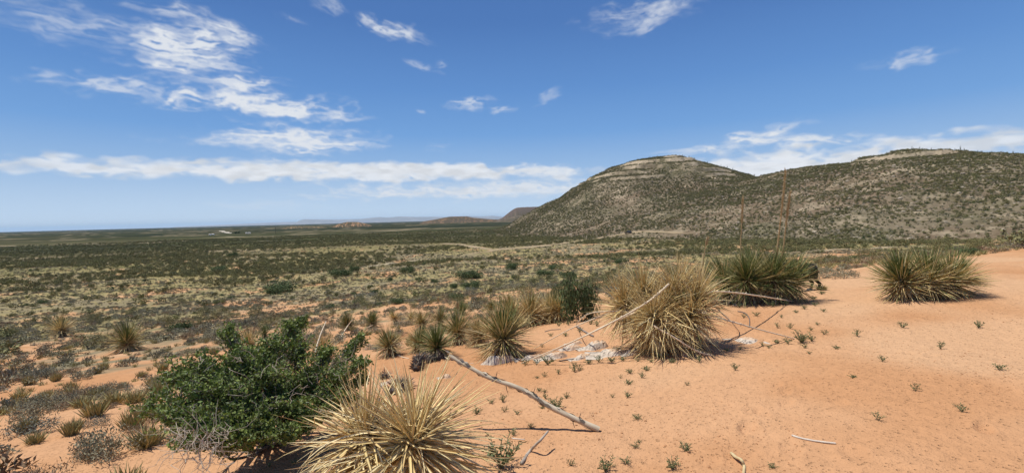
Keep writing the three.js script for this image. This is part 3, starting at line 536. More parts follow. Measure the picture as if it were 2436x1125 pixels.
stick('dead_leaf', 'curled yellow leaf strip with a black end at the bottom right', 'leaf', [[1741, 1081], [1752, 1088, 3.3], [1766, 1096, 3.22], [1771, 1110], [1770, 1130]], .011, .009, [.58, .47, .26], [.5, .36, .18]);
stick('dead_stick', 'thin bleached stick in the sand by the right edge', 'stick', [[1886, 1038], [1905, 1044], [1935, 1050], [1990, 1057]], .008, .006, [.64, .57, .47], [.48, .4, .33]);
stick('dead_stick', 'dark bent twig standing right of the dead clump', 'stick', [[1757, 742], [1773, 746], [1783, 758], [1784, 776]], .012, .008, [.14, .10, .08], [.22, .16, .12]);
stick('dead_stick', 'dark twig on the sand by the white rocks', 'stick', [[1330, 860], [1380, 853], [1440, 847]], .010, .007, [.13, .10, .08], [.25, .19, .14]);
stick('dead_stick', 'thin dark brown strip on the sand right of the dead clump base', 'stick', [[1690, 818], [1710, 826], [1730, 832]], .009, .004, [.16, .12, .09], [.25, .19, .14]);  // thin dark brown tapering tube laid along the sand
stick('dead_stick', 'forked grey root behind the fallen stalks', 'stick', [[1372, 778], [1390, 790], [1412, 802]], .022, .012, [.30, .25, .21], [.18, .14, .11]);
stick('dead_stick', 'short grey twig near the bleached sotol', 'stick', [[1296, 790], [1310, 786], [1334, 784]], .010, .006, [.28, .22, .17], [.18, .14, .11]);
stick('dead_stick', 'faded stalk lying in front of the green clump', 'stick', [[1745, 728], [1770, 725], [1795, 722]], .013, .008, bone, boneD);
stick('dead_stalk', 'fallen grey stalk crossing the dark green sotol', 'stalk', [[812, 806], [850, 790, 17.5], [885, 774, 17]], .022, .011, bone, boneD);
stick('dead_stalk', 'fallen grey stalk tilted up left of the dark green sotol', 'stalk', [[806, 812], [826, 776, 16], [838, 760, 16]], .02, .009, bone, boneD);
stick('dead_stalk', 'grey stalk rising from the right side of the leafy bush', 'stalk', [[748, 842, 6.4], [760, 800, 6.6], [775, 764, 6.8]], .011, .006, bone, boneD);
stick('dead_stalk', 'thin grey stalk behind the bush beside the tawny sotol', 'stalk', [[800, 870], [830, 832, 8.2], [846, 810, 8.3]], .013, .006, bone, boneD);
stick('dead_stick', 'pale twig lying in front of the straw-fringed sotol', 'stick', [[938, 842], [955, 850], [972, 854]], .011, .007, bone, boneD);
reseed(505);
function log(label, pts, r) {                           // an old sotol trunk, bristling with the stubs of its burnt leaves
  const w = pts.map(([x, y]) => spot(x, y).add(V(0, r * .45, 0))), o = w[0].clone(), m = new MB(), line = bendLine(V(0, 0, 0), w[w.length - 1].clone().sub(o), 6, .01, .25, r * 999); m.tube(line, r * .5, r * .4, charc, 8, .5, charD);
  const cv = new THREE.CatmullRomCurve3(line), n = Math.round(cv.getLength() * 1500);
  for (let k = 0; k < n; k++) { const t = rnd(), p = cv.getPoint(t), d = cv.getTangent(t), out = rdir().cross(d).normalize(); if (out.y < -.5) continue; m.leaf(p.addScaledVector(out, r * .4), d.clone().multiplyScalar(rr(-.5, 1.1)).addScaledVector(out, rr(.3, 1)).normalize(), V().crossVectors(d, out), rr(.03, .12) * (r / .07), rr(.008, .018), mix3(charc, pick([charD, [.30, .25, .20], [.42, .34, .24]]), rnd())); }
  const k = m.build('fallen_log', skinMat); k.position.copy(o); put(k, label, 'log');
}
log('dark shaggy dead sotol trunk lying behind the foreground sotol', [[988, 884], [1015, 872], [1048, 850]], .07);
log('blackened dead trunk stub left of the foreground sotol', [[838, 1012], [860, 1000]], .09);
log('dark shaggy trunk pile directly behind the foreground heads', [[935, 940], [968, 926]], .085);
log('small charred trunk tuft in the sand beyond the foreground sotol', [[905, 902], [922, 898]], .055);

// ------------------------------------------------------------------ white caliche rocks
reseed(606);
const rockTex = tex(256, 256, (u, v) => { const s = .82 + .2 * (tileNoise(u, v, 9, 3) - .5) + .16 * (tileNoise(u, v, 40, 4) - .5) - .35 * smooth(.7, .85, tileNoise(u, v, 22, 5)); const k = smooth(.5, .72, tileNoise(u, v, 5, 7)); return [s, s * lerp(.965, .80, k), s * lerp(.91, .62, k)]; });
const rockMat = mat(.66, .585, .50, .95, { map: rockTex, bumpMap: rockTex, bumpScale: .02 });
function rock(px, py, wpx, dpx, h, label, turn = 0) {   // a pitted slab breaking through the sand
  const base = spot(px, py), w = metres(wpx, base) / 2 * 1.22, d = w * dpx * 1.3, n = 46, P = [], U = [], I = [], s = px * .37;
  for (let j = 0; j <= n; j++) for (let i = 0; i <= n; i++) {
    const x = i / n * 2.6 - 1.3, z = j / n * 2.6 - 1.3, ang = Math.atan2(z, x), r = Math.hypot(x, z) / (.82 + .5 * (fbm(Math.cos(ang) * 1.6 + s, Math.sin(ang) * 1.6 + 5, 3, 13) - .35));
    const dome = 1 - smooth(.45, 1.08, r), pit = fbm(x * 2.0 + s, z * 2.0, 4, 19), crack = smooth(.0, .05, Math.abs(fbm(x * 1.4 + s, z * 1.4 + 9, 3, 23) - .5));
    const y = (dome * (.8 + .75 * (pit - .45)) + .14 * (noise(x * 11 + s, z * 11, 29) - .5) * dome - .18 * (1 - crack) * dome - .4) * h * 1.5; P.push(x * w, y + h * .35, z * d); U.push(x * w * 1.6, z * d * 1.6);
    if (i && j) { const a = (j - 1) * (n + 1) + i - 1, b = a + 1, c = a + n + 1, e = c + 1; I.push(a, c, b, b, c, e); }
  }
  const g = new THREE.BufferGeometry(); g.setAttribute('position', new THREE.Float32BufferAttribute(P, 3)); g.setAttribute('uv', new THREE.Float32BufferAttribute(U, 2)); g.setIndex(I); g.computeVertexNormals();
  const m = new THREE.Mesh(g, rockMat); m.name = 'white_rock'; m.position.copy(base); m.rotation.y = turn; put(m, label, 'rock');
}
rock(1192, 862, 92, .33, .085, 'long white limestone slab in front of the green-hearted sotol', .28);
rock(1270, 853, 60, .30, .05, 'narrow white slab right of the long slab, under the fallen stalks', .2);
rock(1322, 850, 70, .35, .06, 'white slab in the middle of the rock row, weeds before it', .25);
rock(1362, 832, 56, .4, .06, 'white slab behind the middle of the rock row', .1);
rock(1422, 828, 60, .55, .09, 'upper white rock left of the grey shrub', .3);
rock(1390, 852, 50, .4, .045, 'small white slab below the dark twig', .4);
rock(1462, 844, 88, .35, .06, 'broad white slab under the grey shrub', -.1);
rock(1510, 842, 44, .4, .045, 'white slab touching the big dead sotol', .0);
rock(1372, 818, 36, .4, .04, 'little pale rock farthest back among the fallen stalks', .2);
rock(1780, 811, 58, .6, .03, 'lone flat white rock in the sand right of the dead clump', .15);
rock(1632, 846, 22, .6, .03, 'tiny white stone at the foot of the front stalk', .15);
rock(1060, 898, 26, .5, .035, 'small white stone behind the foreground sotol', .3);
rock(930, 910, 30, .45, .03, 'low white stone beside the charred tuft', .3);
console.log('rocks');
//@@NEXT
// ------------------------------------------------------------------ the leafy bush at the left
const leafMat = new THREE.MeshPhysicalMaterial({ color: 0xffffff, vertexColors: true, roughness: .8, transmission: .3, thickness: 0, side: THREE.DoubleSide });
reseed(707);
{
  const base = spot(630, 1050), g = thing('leafy_bush', base), wood = new MB(), crown = new MB(), bare = new MB();
  const lumps = [[545, 796, 26, 4.5], [556, 842, 40, 4.35], [480, 872, 42, 4.4], [690, 778, 22, 4.75], [715, 768, 12, 4.8], [650, 826, 42, 4.6], [715, 826, 36, 4.6], [600, 880, 52, 4.3], [775, 838, 26, 4.7], [862, 806, 24, 5.2], [836, 832, 12, 5.1], [500, 940, 54, 4.05], [570, 930, 54, 4.1], [655, 900, 58, 4.25], [735, 895, 50, 4.35], [805, 900, 44, 4.45], [858, 868, 24, 4.6], [865, 905, 20, 4.6], [785, 955, 44, 4.2], [705, 975, 52, 4.05], [625, 990, 50, 3.95], [545, 1000, 52, 3.85], [478, 1010, 46, 3.75], [425, 950, 50, 4.0], [400, 1005, 46, 3.8], [420, 890, 40, 4.3], [360, 970, 40, 4.1], [640, 1036, 32, 3.75], [835, 950, 24, 4.4], [735, 1010, 28, 3.9], [575, 1040, 30, 3.7], [680, 1040, 30, 3.8], [600, 1020, 40, 3.8], [520, 1050, 34, 3.65], [760, 985, 34, 4.1], [640, 960, 55, 4.2], [560, 965, 55, 4.0], [450, 1050, 36, 3.6], [700, 930, 50, 4.4], [625, 860, 45, 4.5], [530, 890, 45, 4.3], [800, 935, 36, 4.5]];
  const barkA = [.34, .29, .24], barkB = [.20, .165, .135];
  const root = V(0, -.03, 0);
  for (const [px, py, rp, d] of lumps) {
    const c = L2(g, at(px, py, d)), R = rp / 1127 * d, start = root.clone().add(V(rr(-.12, .12), 0, rr(-.1, .1)));
    const mid = start.clone().lerp(c, .5).add(V(rr(-.1, .1), rr(-.12, .05), rr(-.1, .1)));
    const stem = new THREE.CatmullRomCurve3([start, mid, c]).getPoints(9); wood.tube(stem, .014, .005, barkA, 6, .2, barkB);
    const nt = Math.round(16 + R * 120);
    for (let k = 0; k < nt; k++) {
      const s0 = stem[5 + Math.floor(rnd() * 5)].clone(), dv = rdir(); dv.y = dv.y * .8 + .25; const e = c.clone().addScaledVector(dv, R * Math.pow(rnd(), .45)); if (e.y < .03) e.y = .03 + rnd() * .05;
      const tw = bendLine(s0, e, 4, .01, .25, k + px); wood.tube(tw, .004, .0015, barkA, 4, 0, barkB, false);
      const nl = Math.round(rr(28, 48));
      for (let q = 0; q < nl; q++) {
        const t = Math.pow(rnd(), .55), i = Math.min(3, Math.floor(t * 4)), p = tw[i].clone().lerp(tw[i + 1], t * 4 - i).addScaledVector(rdir(), .032 * Math.pow(rnd(), .6)), dir = rdir(); dir.y += .35; dir.normalize();
        const sd = rdir().cross(dir).normalize(), v = rr(.6, 1.25), l = rr(.020, .036); crown.leaf(p, dir, sd, l, l * rr(.42, .6), pick([[.165 * v, .23 * v, .034 * v], [.125 * v, .19 * v, .03 * v], [.215 * v, .275 * v, .04 * v]]));
      }
    }
  }
  for (let k = 0; k < 150; k++) {                      // bare grey twigs through the crown and at its lower left
    const low = k < 95, c = low ? L2(g, at(rr(425, 545), rr(1030, 1095), rr(3.35, 3.6))) : L2(g, at(rr(470, 850), rr(850, 1010), rr(3.75, 4.2))); if (low) c.y = Math.max(c.y, rr(-.02, .08));
    const e = c.clone().add(rdir().multiplyScalar(rr(.08, low ? .3 : .2))); if (low && e.y < -.02) e.y = rr(-.02, .1); bare.tube(bendLine(c, e, 4, 0, .35, k), low ? .0026 : .0022, .0008, [.56, .48, .37], 4, 0, [.38, .31, .24], false);
  }
  wood.build('branches', skinMat, g); crown.build('crown', leafMat, g); bare.build('dead_twigs', skinMat, g).userData.kind = 'stuff';
  put(g, 'sprawling bright green leafy bush in front on the left', 'bush');
}
console.log('bush');

// ------------------------------------------------------------------ weeds on the sand
reseed(808);
const weedCols = [[.105, .15, .05], [.14, .18, .07], [.085, .125, .045], [.19, .2, .085]];
function weedGeo(stems, leaves, flat, leafL = .32) {    // unit radius
  const m = new MB();
  for (let k = 0; k < stems; k++) {
    const a = k / stems * 6.28 + rr(-.4, .4), e = V(Math.cos(a) * rr(.35, .95), rr(.35, 1) * flat, Math.sin(a) * rr(.35, .95)); if (k === 0) e.set(.05, flat * 1.05, 0);
    const line = bendLine(V(0, -.06, 0), e, 4, .12, .1, k); m.tube(line, .022, .012, [.15, .15, .07], 4, 0, null, false);
    for (let q = 0; q < leaves; q++) { const t = .2 + .8 * (q + rnd()) / leaves, i = Math.min(3, Math.floor(t * 4)), p = line[i].clone().lerp(line[i + 1], t * 4 - i), d = rdir(); d.y = Math.abs(d.y) * .7 + .25; d.normalize(); m.leaf(p, d, rdir().cross(d).normalize(), leafL * rr(.6, 1.15), leafL * .24, pick(weedCols)); }
  }
  return m.geometry();
}
const weedMat = mat(1, 1, 1, .8, { vertexColors: true });
const weedGeos = [weedGeo(9, 10, .9), weedGeo(11, 9, .7), weedGeo(8, 11, 1.0), weedGeo(12, 8, .55)];
const bigWeed = [weedGeo(16, 16, 1.0, .24), weedGeo(12, 14, .85, .26)];
function weed(px, py, wpx, label, group, geos = weedGeos, cat = 'weed') {
  const p = spot(px, py), m = new THREE.Mesh(pick(geos), weedMat); m.name = 'weed'; m.position.copy(p); m.scale.setScalar(metres(wpx, p) / 2 * 1.4); m.rotation.y = rr(0, 6.28); put(m, label, cat, group); return m;
}
weed(1193, 1112, 98, 'bushiest green weed, tucked against the foreground sotol', null, bigWeed);
weed(1600, 1116, 42, 'dark green weed standing alone in the bottom sand', null, bigWeed);
weed(1441, 1120, 50, 'green weed cut by the bottom edge', null, bigWeed);
weed(1632, 1073, 34, 'green weed right of the lowest pair of seedlings', null, bigWeed);
weed(1908, 816, 40, 'green weed at the far tip of the right-hand fallen stalk', null, bigWeed);
weed(1325, 974, 40, 'spreading green weed just above the leaning stalk', null, bigWeed);
weed(1303, 868, 34, 'greenest weed in front of the white rock row', null, bigWeed);
weed(1840, 1114, 26, 'grassy seedling tuft near the curled leaf strip', null);
const seedlings = [[1296, 897, 16], [1277, 900, 12], [1329, 890, 18], [1366, 884, 30], [1380, 882, 20], [1283, 930, 16], [1296, 934, 14], [1297, 948, 18], [1349, 947, 18], [1347, 948, 12], [1458, 946, 14], [1493, 945, 22], [1497, 914, 24], [1477, 900, 12], [1498, 888, 22], [1528, 899, 20], [1539, 882, 24], [1518, 860, 18], [1550, 862, 16], [1572, 852, 30], [1600, 864, 24], [1645, 850, 18], [1664, 862, 24], [1749, 880, 24], [1635, 917, 14], [1516, 997, 26], [1513, 1066, 22], [1521, 1053, 14], [1358, 1108, 24], [1490, 1104, 28], [1264, 1018, 22], [1222, 1036, 24], [1230, 986, 18], [1200, 980, 20], [1168, 960, 20], [1196, 956, 26], [1133, 985, 30], [1250, 870, 22], [1277, 868, 20], [1400, 866, 22], [1425, 862, 26], [1455, 860, 24], [1482, 858, 20], [1290, 972, 16], [1310, 968, 18], [700, 1106, 22], [780, 1076, 18], [640, 1112, 18],
  [1730, 836, 14], [1762, 832, 12], [1850, 817, 20], [1875, 818, 22], [1815, 824, 14], [1830, 828, 14], [1932, 812, 22], [1916, 828, 18], [1926, 842, 12], [1850, 780, 16], [1881, 782, 18], [1930, 787, 14], [1945, 773, 12], [1800, 752, 18], [1770, 756, 16], [1860, 756, 12], [1895, 744, 14], [1915, 735, 16], [1940, 728, 16], [1960, 742, 14], [1840, 730, 20], [1760, 732, 18], [1712, 738, 16], [1870, 726, 16], [1955, 700, 18], [1935, 712, 18], [1962, 796, 18], [1990, 830, 18], [2040, 800, 22], [2100, 860, 22], [2150, 780, 22], [2030, 900, 20], [2240, 830, 24], [2180, 930, 24], [2330, 780, 26], [2090, 1000, 26], [2290, 980, 28], [2380, 880, 26],
  [1330, 776, 18], [1352, 774, 16], [1405, 772, 20], [1420, 776, 22], [1310, 800, 14], [1345, 800, 16], [1290, 826, 12], [1380, 790, 16]];
const sprouts = seedlings.map(([x, y, w]) => { const o = weed(x, y, w, 'tiny narrow-leaved green seedling in open orange sand', 'green seedlings dotted over the sand'); return { o, x: o.position.x, z: o.position.z }; });
console.log('weeds');

// ------------------------------------------------------------------ shrubs
// a shrub of unit radius: leaf-sized faces through a lumpy half ball, on a few stems
function shrubGeo(n, size, h, cols, o = {}) {
  const m = new MB(), lumps = [];
  for (let k = 0; k < (o.lumps || 9); k++) { const a = rr(0, 6.28), r = Math.sqrt(rnd()) * .62; lumps.push([Math.cos(a) * r, h * rr(.32, .68) * (1 - .3 * r), Math.sin(a) * r, rr(.26, .42)]); }
  if (o.stems) for (let k = 0; k < o.stems; k++) { const l = pick(lumps); m.tube([V(rr(-.06, .06), -.08, rr(-.06, .06)), V(l[0] * .5, l[1] * .55, l[2] * .5), V(l[0], l[1] + .1, l[2])], .016, .008, o.wood || [.2, .17, .13], 4, 0, null, false); }
  for (let k = 0; k < n; k++) {
    const l = pick(lumps), d = rdir(), q = Math.pow(rnd(), .5), p = V(l[0] + d.x * l[3] * q, l[1] + d.y * l[3] * q * (o.tall || .9), l[2] + d.z * l[3] * q); if (p.y < .02) p.y = rr(.02, .15);
    const dir = rdir(); dir.y += o.up || .3; dir.normalize(); const v = rr(.65, 1.3), c = pick(cols); m.leaf(p, dir, rdir().cross(dir).normalize(), size * rr(.6, 1.3), size * (o.aspect || .5), [c[0] * v, c[1] * v, c[2] * v]);
  }
  return m.geometry();
}
function tuftGeo(n, cols, spread = .8) { const m = new MB(); for (let k = 0; k < n; k++) { const a = rr(0, 6.28), t = Math.pow(rnd(), .7) * spread, d = V(Math.cos(a) * t, 1, Math.sin(a) * t).normalize(), c = pick(cols), v = rr(.7, 1.2); m.leaf(V(rr(-.25, .25), 0, rr(-.25, .25)), d, rdir().cross(d).normalize(), rr(.6, 1.15), .06, [c[0] * v, c[1] * v, c[2] * v]); } return m.geometry(); }
reseed(909);
const C_dark = [[.09, .125, .042], [.07, .10, .037], [.11, .145, .048]], C_creo = [[.20, .185, .072], [.16, .155, .06], [.24, .215, .085]], C_grey = [[.27, .245, .15], [.225, .205, .13], [.32, .285, .18]], C_brown = [[.27, .185, .11], [.21, .15, .09], [.33, .24, .14]], C_grass = [[.37, .315, .13], [.32, .28, .115], [.44, .37, .17]], C_blue = [[.17, .175, .13], [.135, .14, .11], [.21, .21, .16]];
const fine = {
  dark: [shrubGeo(2600, .085, .8, C_dark, { stems: 6, lumps: 16 }), shrubGeo(2600, .085, .7, C_dark, { stems: 6, lumps: 18 })],
  creo: [shrubGeo(1500, .075, 1.25, C_creo, { stems: 12, lumps: 12, tall: 1.3, up: .6, aspect: .4 }), shrubGeo(1500, .075, 1.1, C_creo, { stems: 12, lumps: 11, tall: 1.3, up: .6, aspect: .4 })],
  grey: [shrubGeo(900, .13, .85, C_grey, { stems: 8, up: .7, aspect: .25 }), shrubGeo(900, .13, .75, C_grey, { stems: 8, up: .7, aspect: .25 }), shrubGeo(800, .13, .8, C_blue, { stems: 8, up: .7, aspect: .25 })],
  brown: [shrubGeo(700, .14, .8, C_brown, { stems: 10, up: .8, aspect: .2 }), shrubGeo(700, .14, .7, C_brown, { stems: 10, up: .8, aspect: .2 })],
  grass: [tuftGeo(170, C_grass), tuftGeo(170, C_grass, 1.1)],
};
const coarse = {
  dark: shrubGeo(170, .26, .8, C_dark), creo: shrubGeo(150, .25, 1.2, C_creo, { tall: 1.3, up: .5 }), grey: shrubGeo(120, .3, .8, C_grey, { up: .6, aspect: .35 }), brown: shrubGeo(110, .3, .75, C_brown, { up: .7, aspect: .3 }), grass: tuftGeo(44, C_grass, 1), spiky: tuftGeo(26, [[.10, .105, .05], [.07, .08, .035]], .5),
};
for (const k of ['grass', 'spiky']) { const P = coarse[k].attributes.position; }
const shrubMat = mat(1, 1, 1, .9, { vertexColors: true });
const nameOf = { dark: 'green_shrub', creo: 'creosote_bush', grey: 'grey_shrub', brown: 'dry_shrub', grass: 'grass_tuft' }, catOf = { dark: 'shrub', creo: 'shrub', grey: 'shrub', brown: 'shrub', grass: 'grass' };
function shrub(kind, p, r, hs, label, group) {
  const m = new THREE.Mesh(pick(fine[kind]), shrubMat); m.name = nameOf[kind]; m.position.copy(p); m.position.y -= .02; m.scale.set(r, r * hs, r); m.rotation.y = rr(0, 6.28); put(m, label, catOf[kind], group); return m;
}
const ORD = ['nearest', 'second', 'third', 'fourth', 'fifth', 'sixth', 'seventh', 'eighth', 'ninth', 'tenth', 'eleventh', 'twelfth', 'thirteenth', 'fourteenth', 'fifteenth', 'sixteenth', 'seventeenth', 'eighteenth', 'nineteenth', 'twentieth', 'twenty-first', 'twenty-second', 'twenty-third', 'twenty-fourth', 'twenty-fifth', 'twenty-sixth', 'twenty-seventh', 'twenty-eighth'];
function tellApart(list, phrase, marks) {               // list of {o, x, z}: which landmark each is closest to, on which side, and how many stand between
  const bins = new Map();
  for (const s of list) {
    const v = V(s.x, 0, s.z), inv = (p) => ({ a: Math.atan2(p.x, -p.z), d: Math.hypot(p.x, p.z) }), me = inv(v); let best = null, bd = 1e9;
    for (const m of marks) { const q = inv(m.p), e = Math.hypot((me.a - q.a) * 1.0, Math.log(me.d / q.d) * .6); if (e < bd) { bd = e; best = m; } }
    const q = inv(best.p), da = me.a - q.a, dl = Math.log(me.d / q.d) * .35, rel = Math.abs(da) > Math.abs(dl) ? (da < 0 ? 'left of' : 'right of') : dl > 0 ? 'beyond' : 'on this side of';
    const key = rel + ' ' + best.t; (bins.get(key) || bins.set(key, []).get(key)).push({ s, bd });
  }
  for (const [key, b] of bins) { b.sort((p, r) => p.bd - r.bd); b.forEach((e, i) => { if (i < ORD.length) e.s.o.userData.label = `${ORD[i]} ${phrase} ${key}`; }); }
}

tellApart(sprouts, 'tiny green seedling', [[1320, 985, 'the leaning stalk'], [1428, 1027, 'the leaning stalk foot'], [1325, 974, 'the spreading weed'], [1303, 868, 'the greenest rock-row weed'], [1462, 844, 'the broad white slab'], [1575, 836, 'the big dead sotol'], [1780, 811, 'the lone white rock'], [1908, 816, 'the stalk-tip weed'], [1632, 1073, 'the weed above the bottom pair'], [1441, 1120, 'the bottom-edge weed'], [1193, 1112, 'the bushiest weed'], [1800, 722, 'the large green sotol'], [1926, 691, 'the dog'], [1360, 770, 'the dense green bush'], [2200, 706, 'the right edge sotol'], [660, 1060, 'the leafy bush'], [1935, 1050, 'the thin bleached stick']].map(([x, y, t]) => ({ p: spot(x, y), t })));
const marks = [];
function shrubAt(kind, px, py, wpx, hs, label, short) { const p = spot(px, py), r = metres(wpx, p) / 2; placed.push([p.x, p.z, r]); shrub(kind, p, r * (kind === 'dark' ? 1.22 : 1.05), kind === 'dark' && p.z < -25 ? hs * 1.25 : hs, label); if (short) marks.push({ p, t: short }); }
shrubAt('dark', 665, 697, 88, .62, 'widest dark green shrub on the sandy plain, left of centre', 'the widest dark green shrub');
shrubAt('dark', 806, 657, 62, .62, 'dark green shrub beside the pale wash, the larger of two', 'the larger shrub by the wash');
shrubAt('dark', 844, 646, 30, .9, 'dark green shrub beside the pale wash, the smaller of two');
shrubAt('dark', 1112, 662, 74, .58, 'wide dark green shrub in mid plain above the bleached sotols', 'the wide mid-plain shrub');
shrubAt('dark', 1218, 643, 38, .9, 'round dark green shrub in mid plain below the dirt road', 'the round shrub below the road');
shrubAt('dark', 966, 650, 40, .8, 'dark green shrub left of the wide mid-plain one');
shrubAt('dark', 1118, 685, 50, .6, 'dark shrub just below the wide mid-plain one');
shrubAt('grey', 1120, 692, 40, .6, 'grey shrub hugging the dark one in mid plain');
shrubAt('dark', 1320, 640, 42, .6, 'dusky shrub on the plain above the green bush pair');
shrubAt('dark', 1300, 656, 48, .6, 'low dusky shrub nearer than its neighbour above the bush pair', 'the low dusky shrub');
shrubAt('dark', 1352, 662, 52, .7, 'dark shrub directly behind the green bush pair');
shrubAt('dark', 1475, 626, 34, .7, 'dark shrub on the plain above the big dead sotol', 'the shrub above the dead sotol');
shrubAt('dark', 520, 646, 46, .6, 'dark flat shrub on the plain near the left', 'the flat shrub near the left');
shrubAt('grey', 1225, 688, 84, .5, 'broad grey-green shrub beyond the bleached sotol clump', 'the broad grey-green shrub');
shrubAt('dark', 550, 613, 26, 1, 'small green shrub far out on the left plain', 'the small far left shrub');
shrubAt('creo', 630, 614, 30, .7, 'olive shrub far out on the left plain beside the creosote thicket');
shrubAt('dark', 928, 668, 16, 1, 'tiny round green shrub below the wash');
shrubAt('grey', 868, 710, 66, .6, 'grey twiggy shrub on the bare sand above the dark green sotol', 'the grey twiggy shrub');
shrubAt('grey', 612, 738, 30, .7, 'dark grey shrub in the sand below the widest green shrub', 'the dark grey sand shrub');
shrubAt('dark', 1436, 690, 36, .8, 'green shrub touching the left of the big dead sotol');
shrubAt('dark', 1382, 764, 96, 2.7, 'dense dark green bush right of the small yellow-green sotol');
shrubAt('dark', 1330, 728, 42, 3.2, 'upright green bush behind the bleached sotols');
shrubAt('grey', 1278, 722, 100, .8, 'grey-green twiggy shrub behind the bleached sotols');
shrubAt('grey', 1408, 756, 50, 1.5, 'grey bare-twigged shrub at the right side of the dense green bush');
shrubAt('grey', 1466, 836, 52, .82, 'small blue-grey shrub growing among the white rocks');
shrubAt('grey', 1946, 664, 70, .8, 'blue-grey shrub behind the dog at the sand edge', 'the shrub behind the dog');
shrubAt('grey', 2010, 662, 80, .8, 'grey shrub on the sand edge right of the dog');
shrubAt('creo', 1918, 668, 34, .9, 'little green shrub right behind the dog');
shrubAt('brown', 1872, 716, 56, .45, 'tangle of brown dead twigs at the right foot of the green sotol');
shrubAt('grey', 830, 858, 46, .4, 'low purple-grey shrub between the tawny sotol and leafy bush');
shrubAt('grey', 884, 830, 60, .5, 'grey-green shrub under the right tip of the leafy bush');
shrubAt('grey', 886, 786, 36, .6, 'grey shrub at the right of the dark green sotol');
shrubAt('grass', 1956, 690, 40, .8, 'dry yellow grass on the sand crest right of the dog');
shrubAt('grass', 985, 770, 24, .9, 'yellow grass between the farther sotols');
console.log('shrubs');

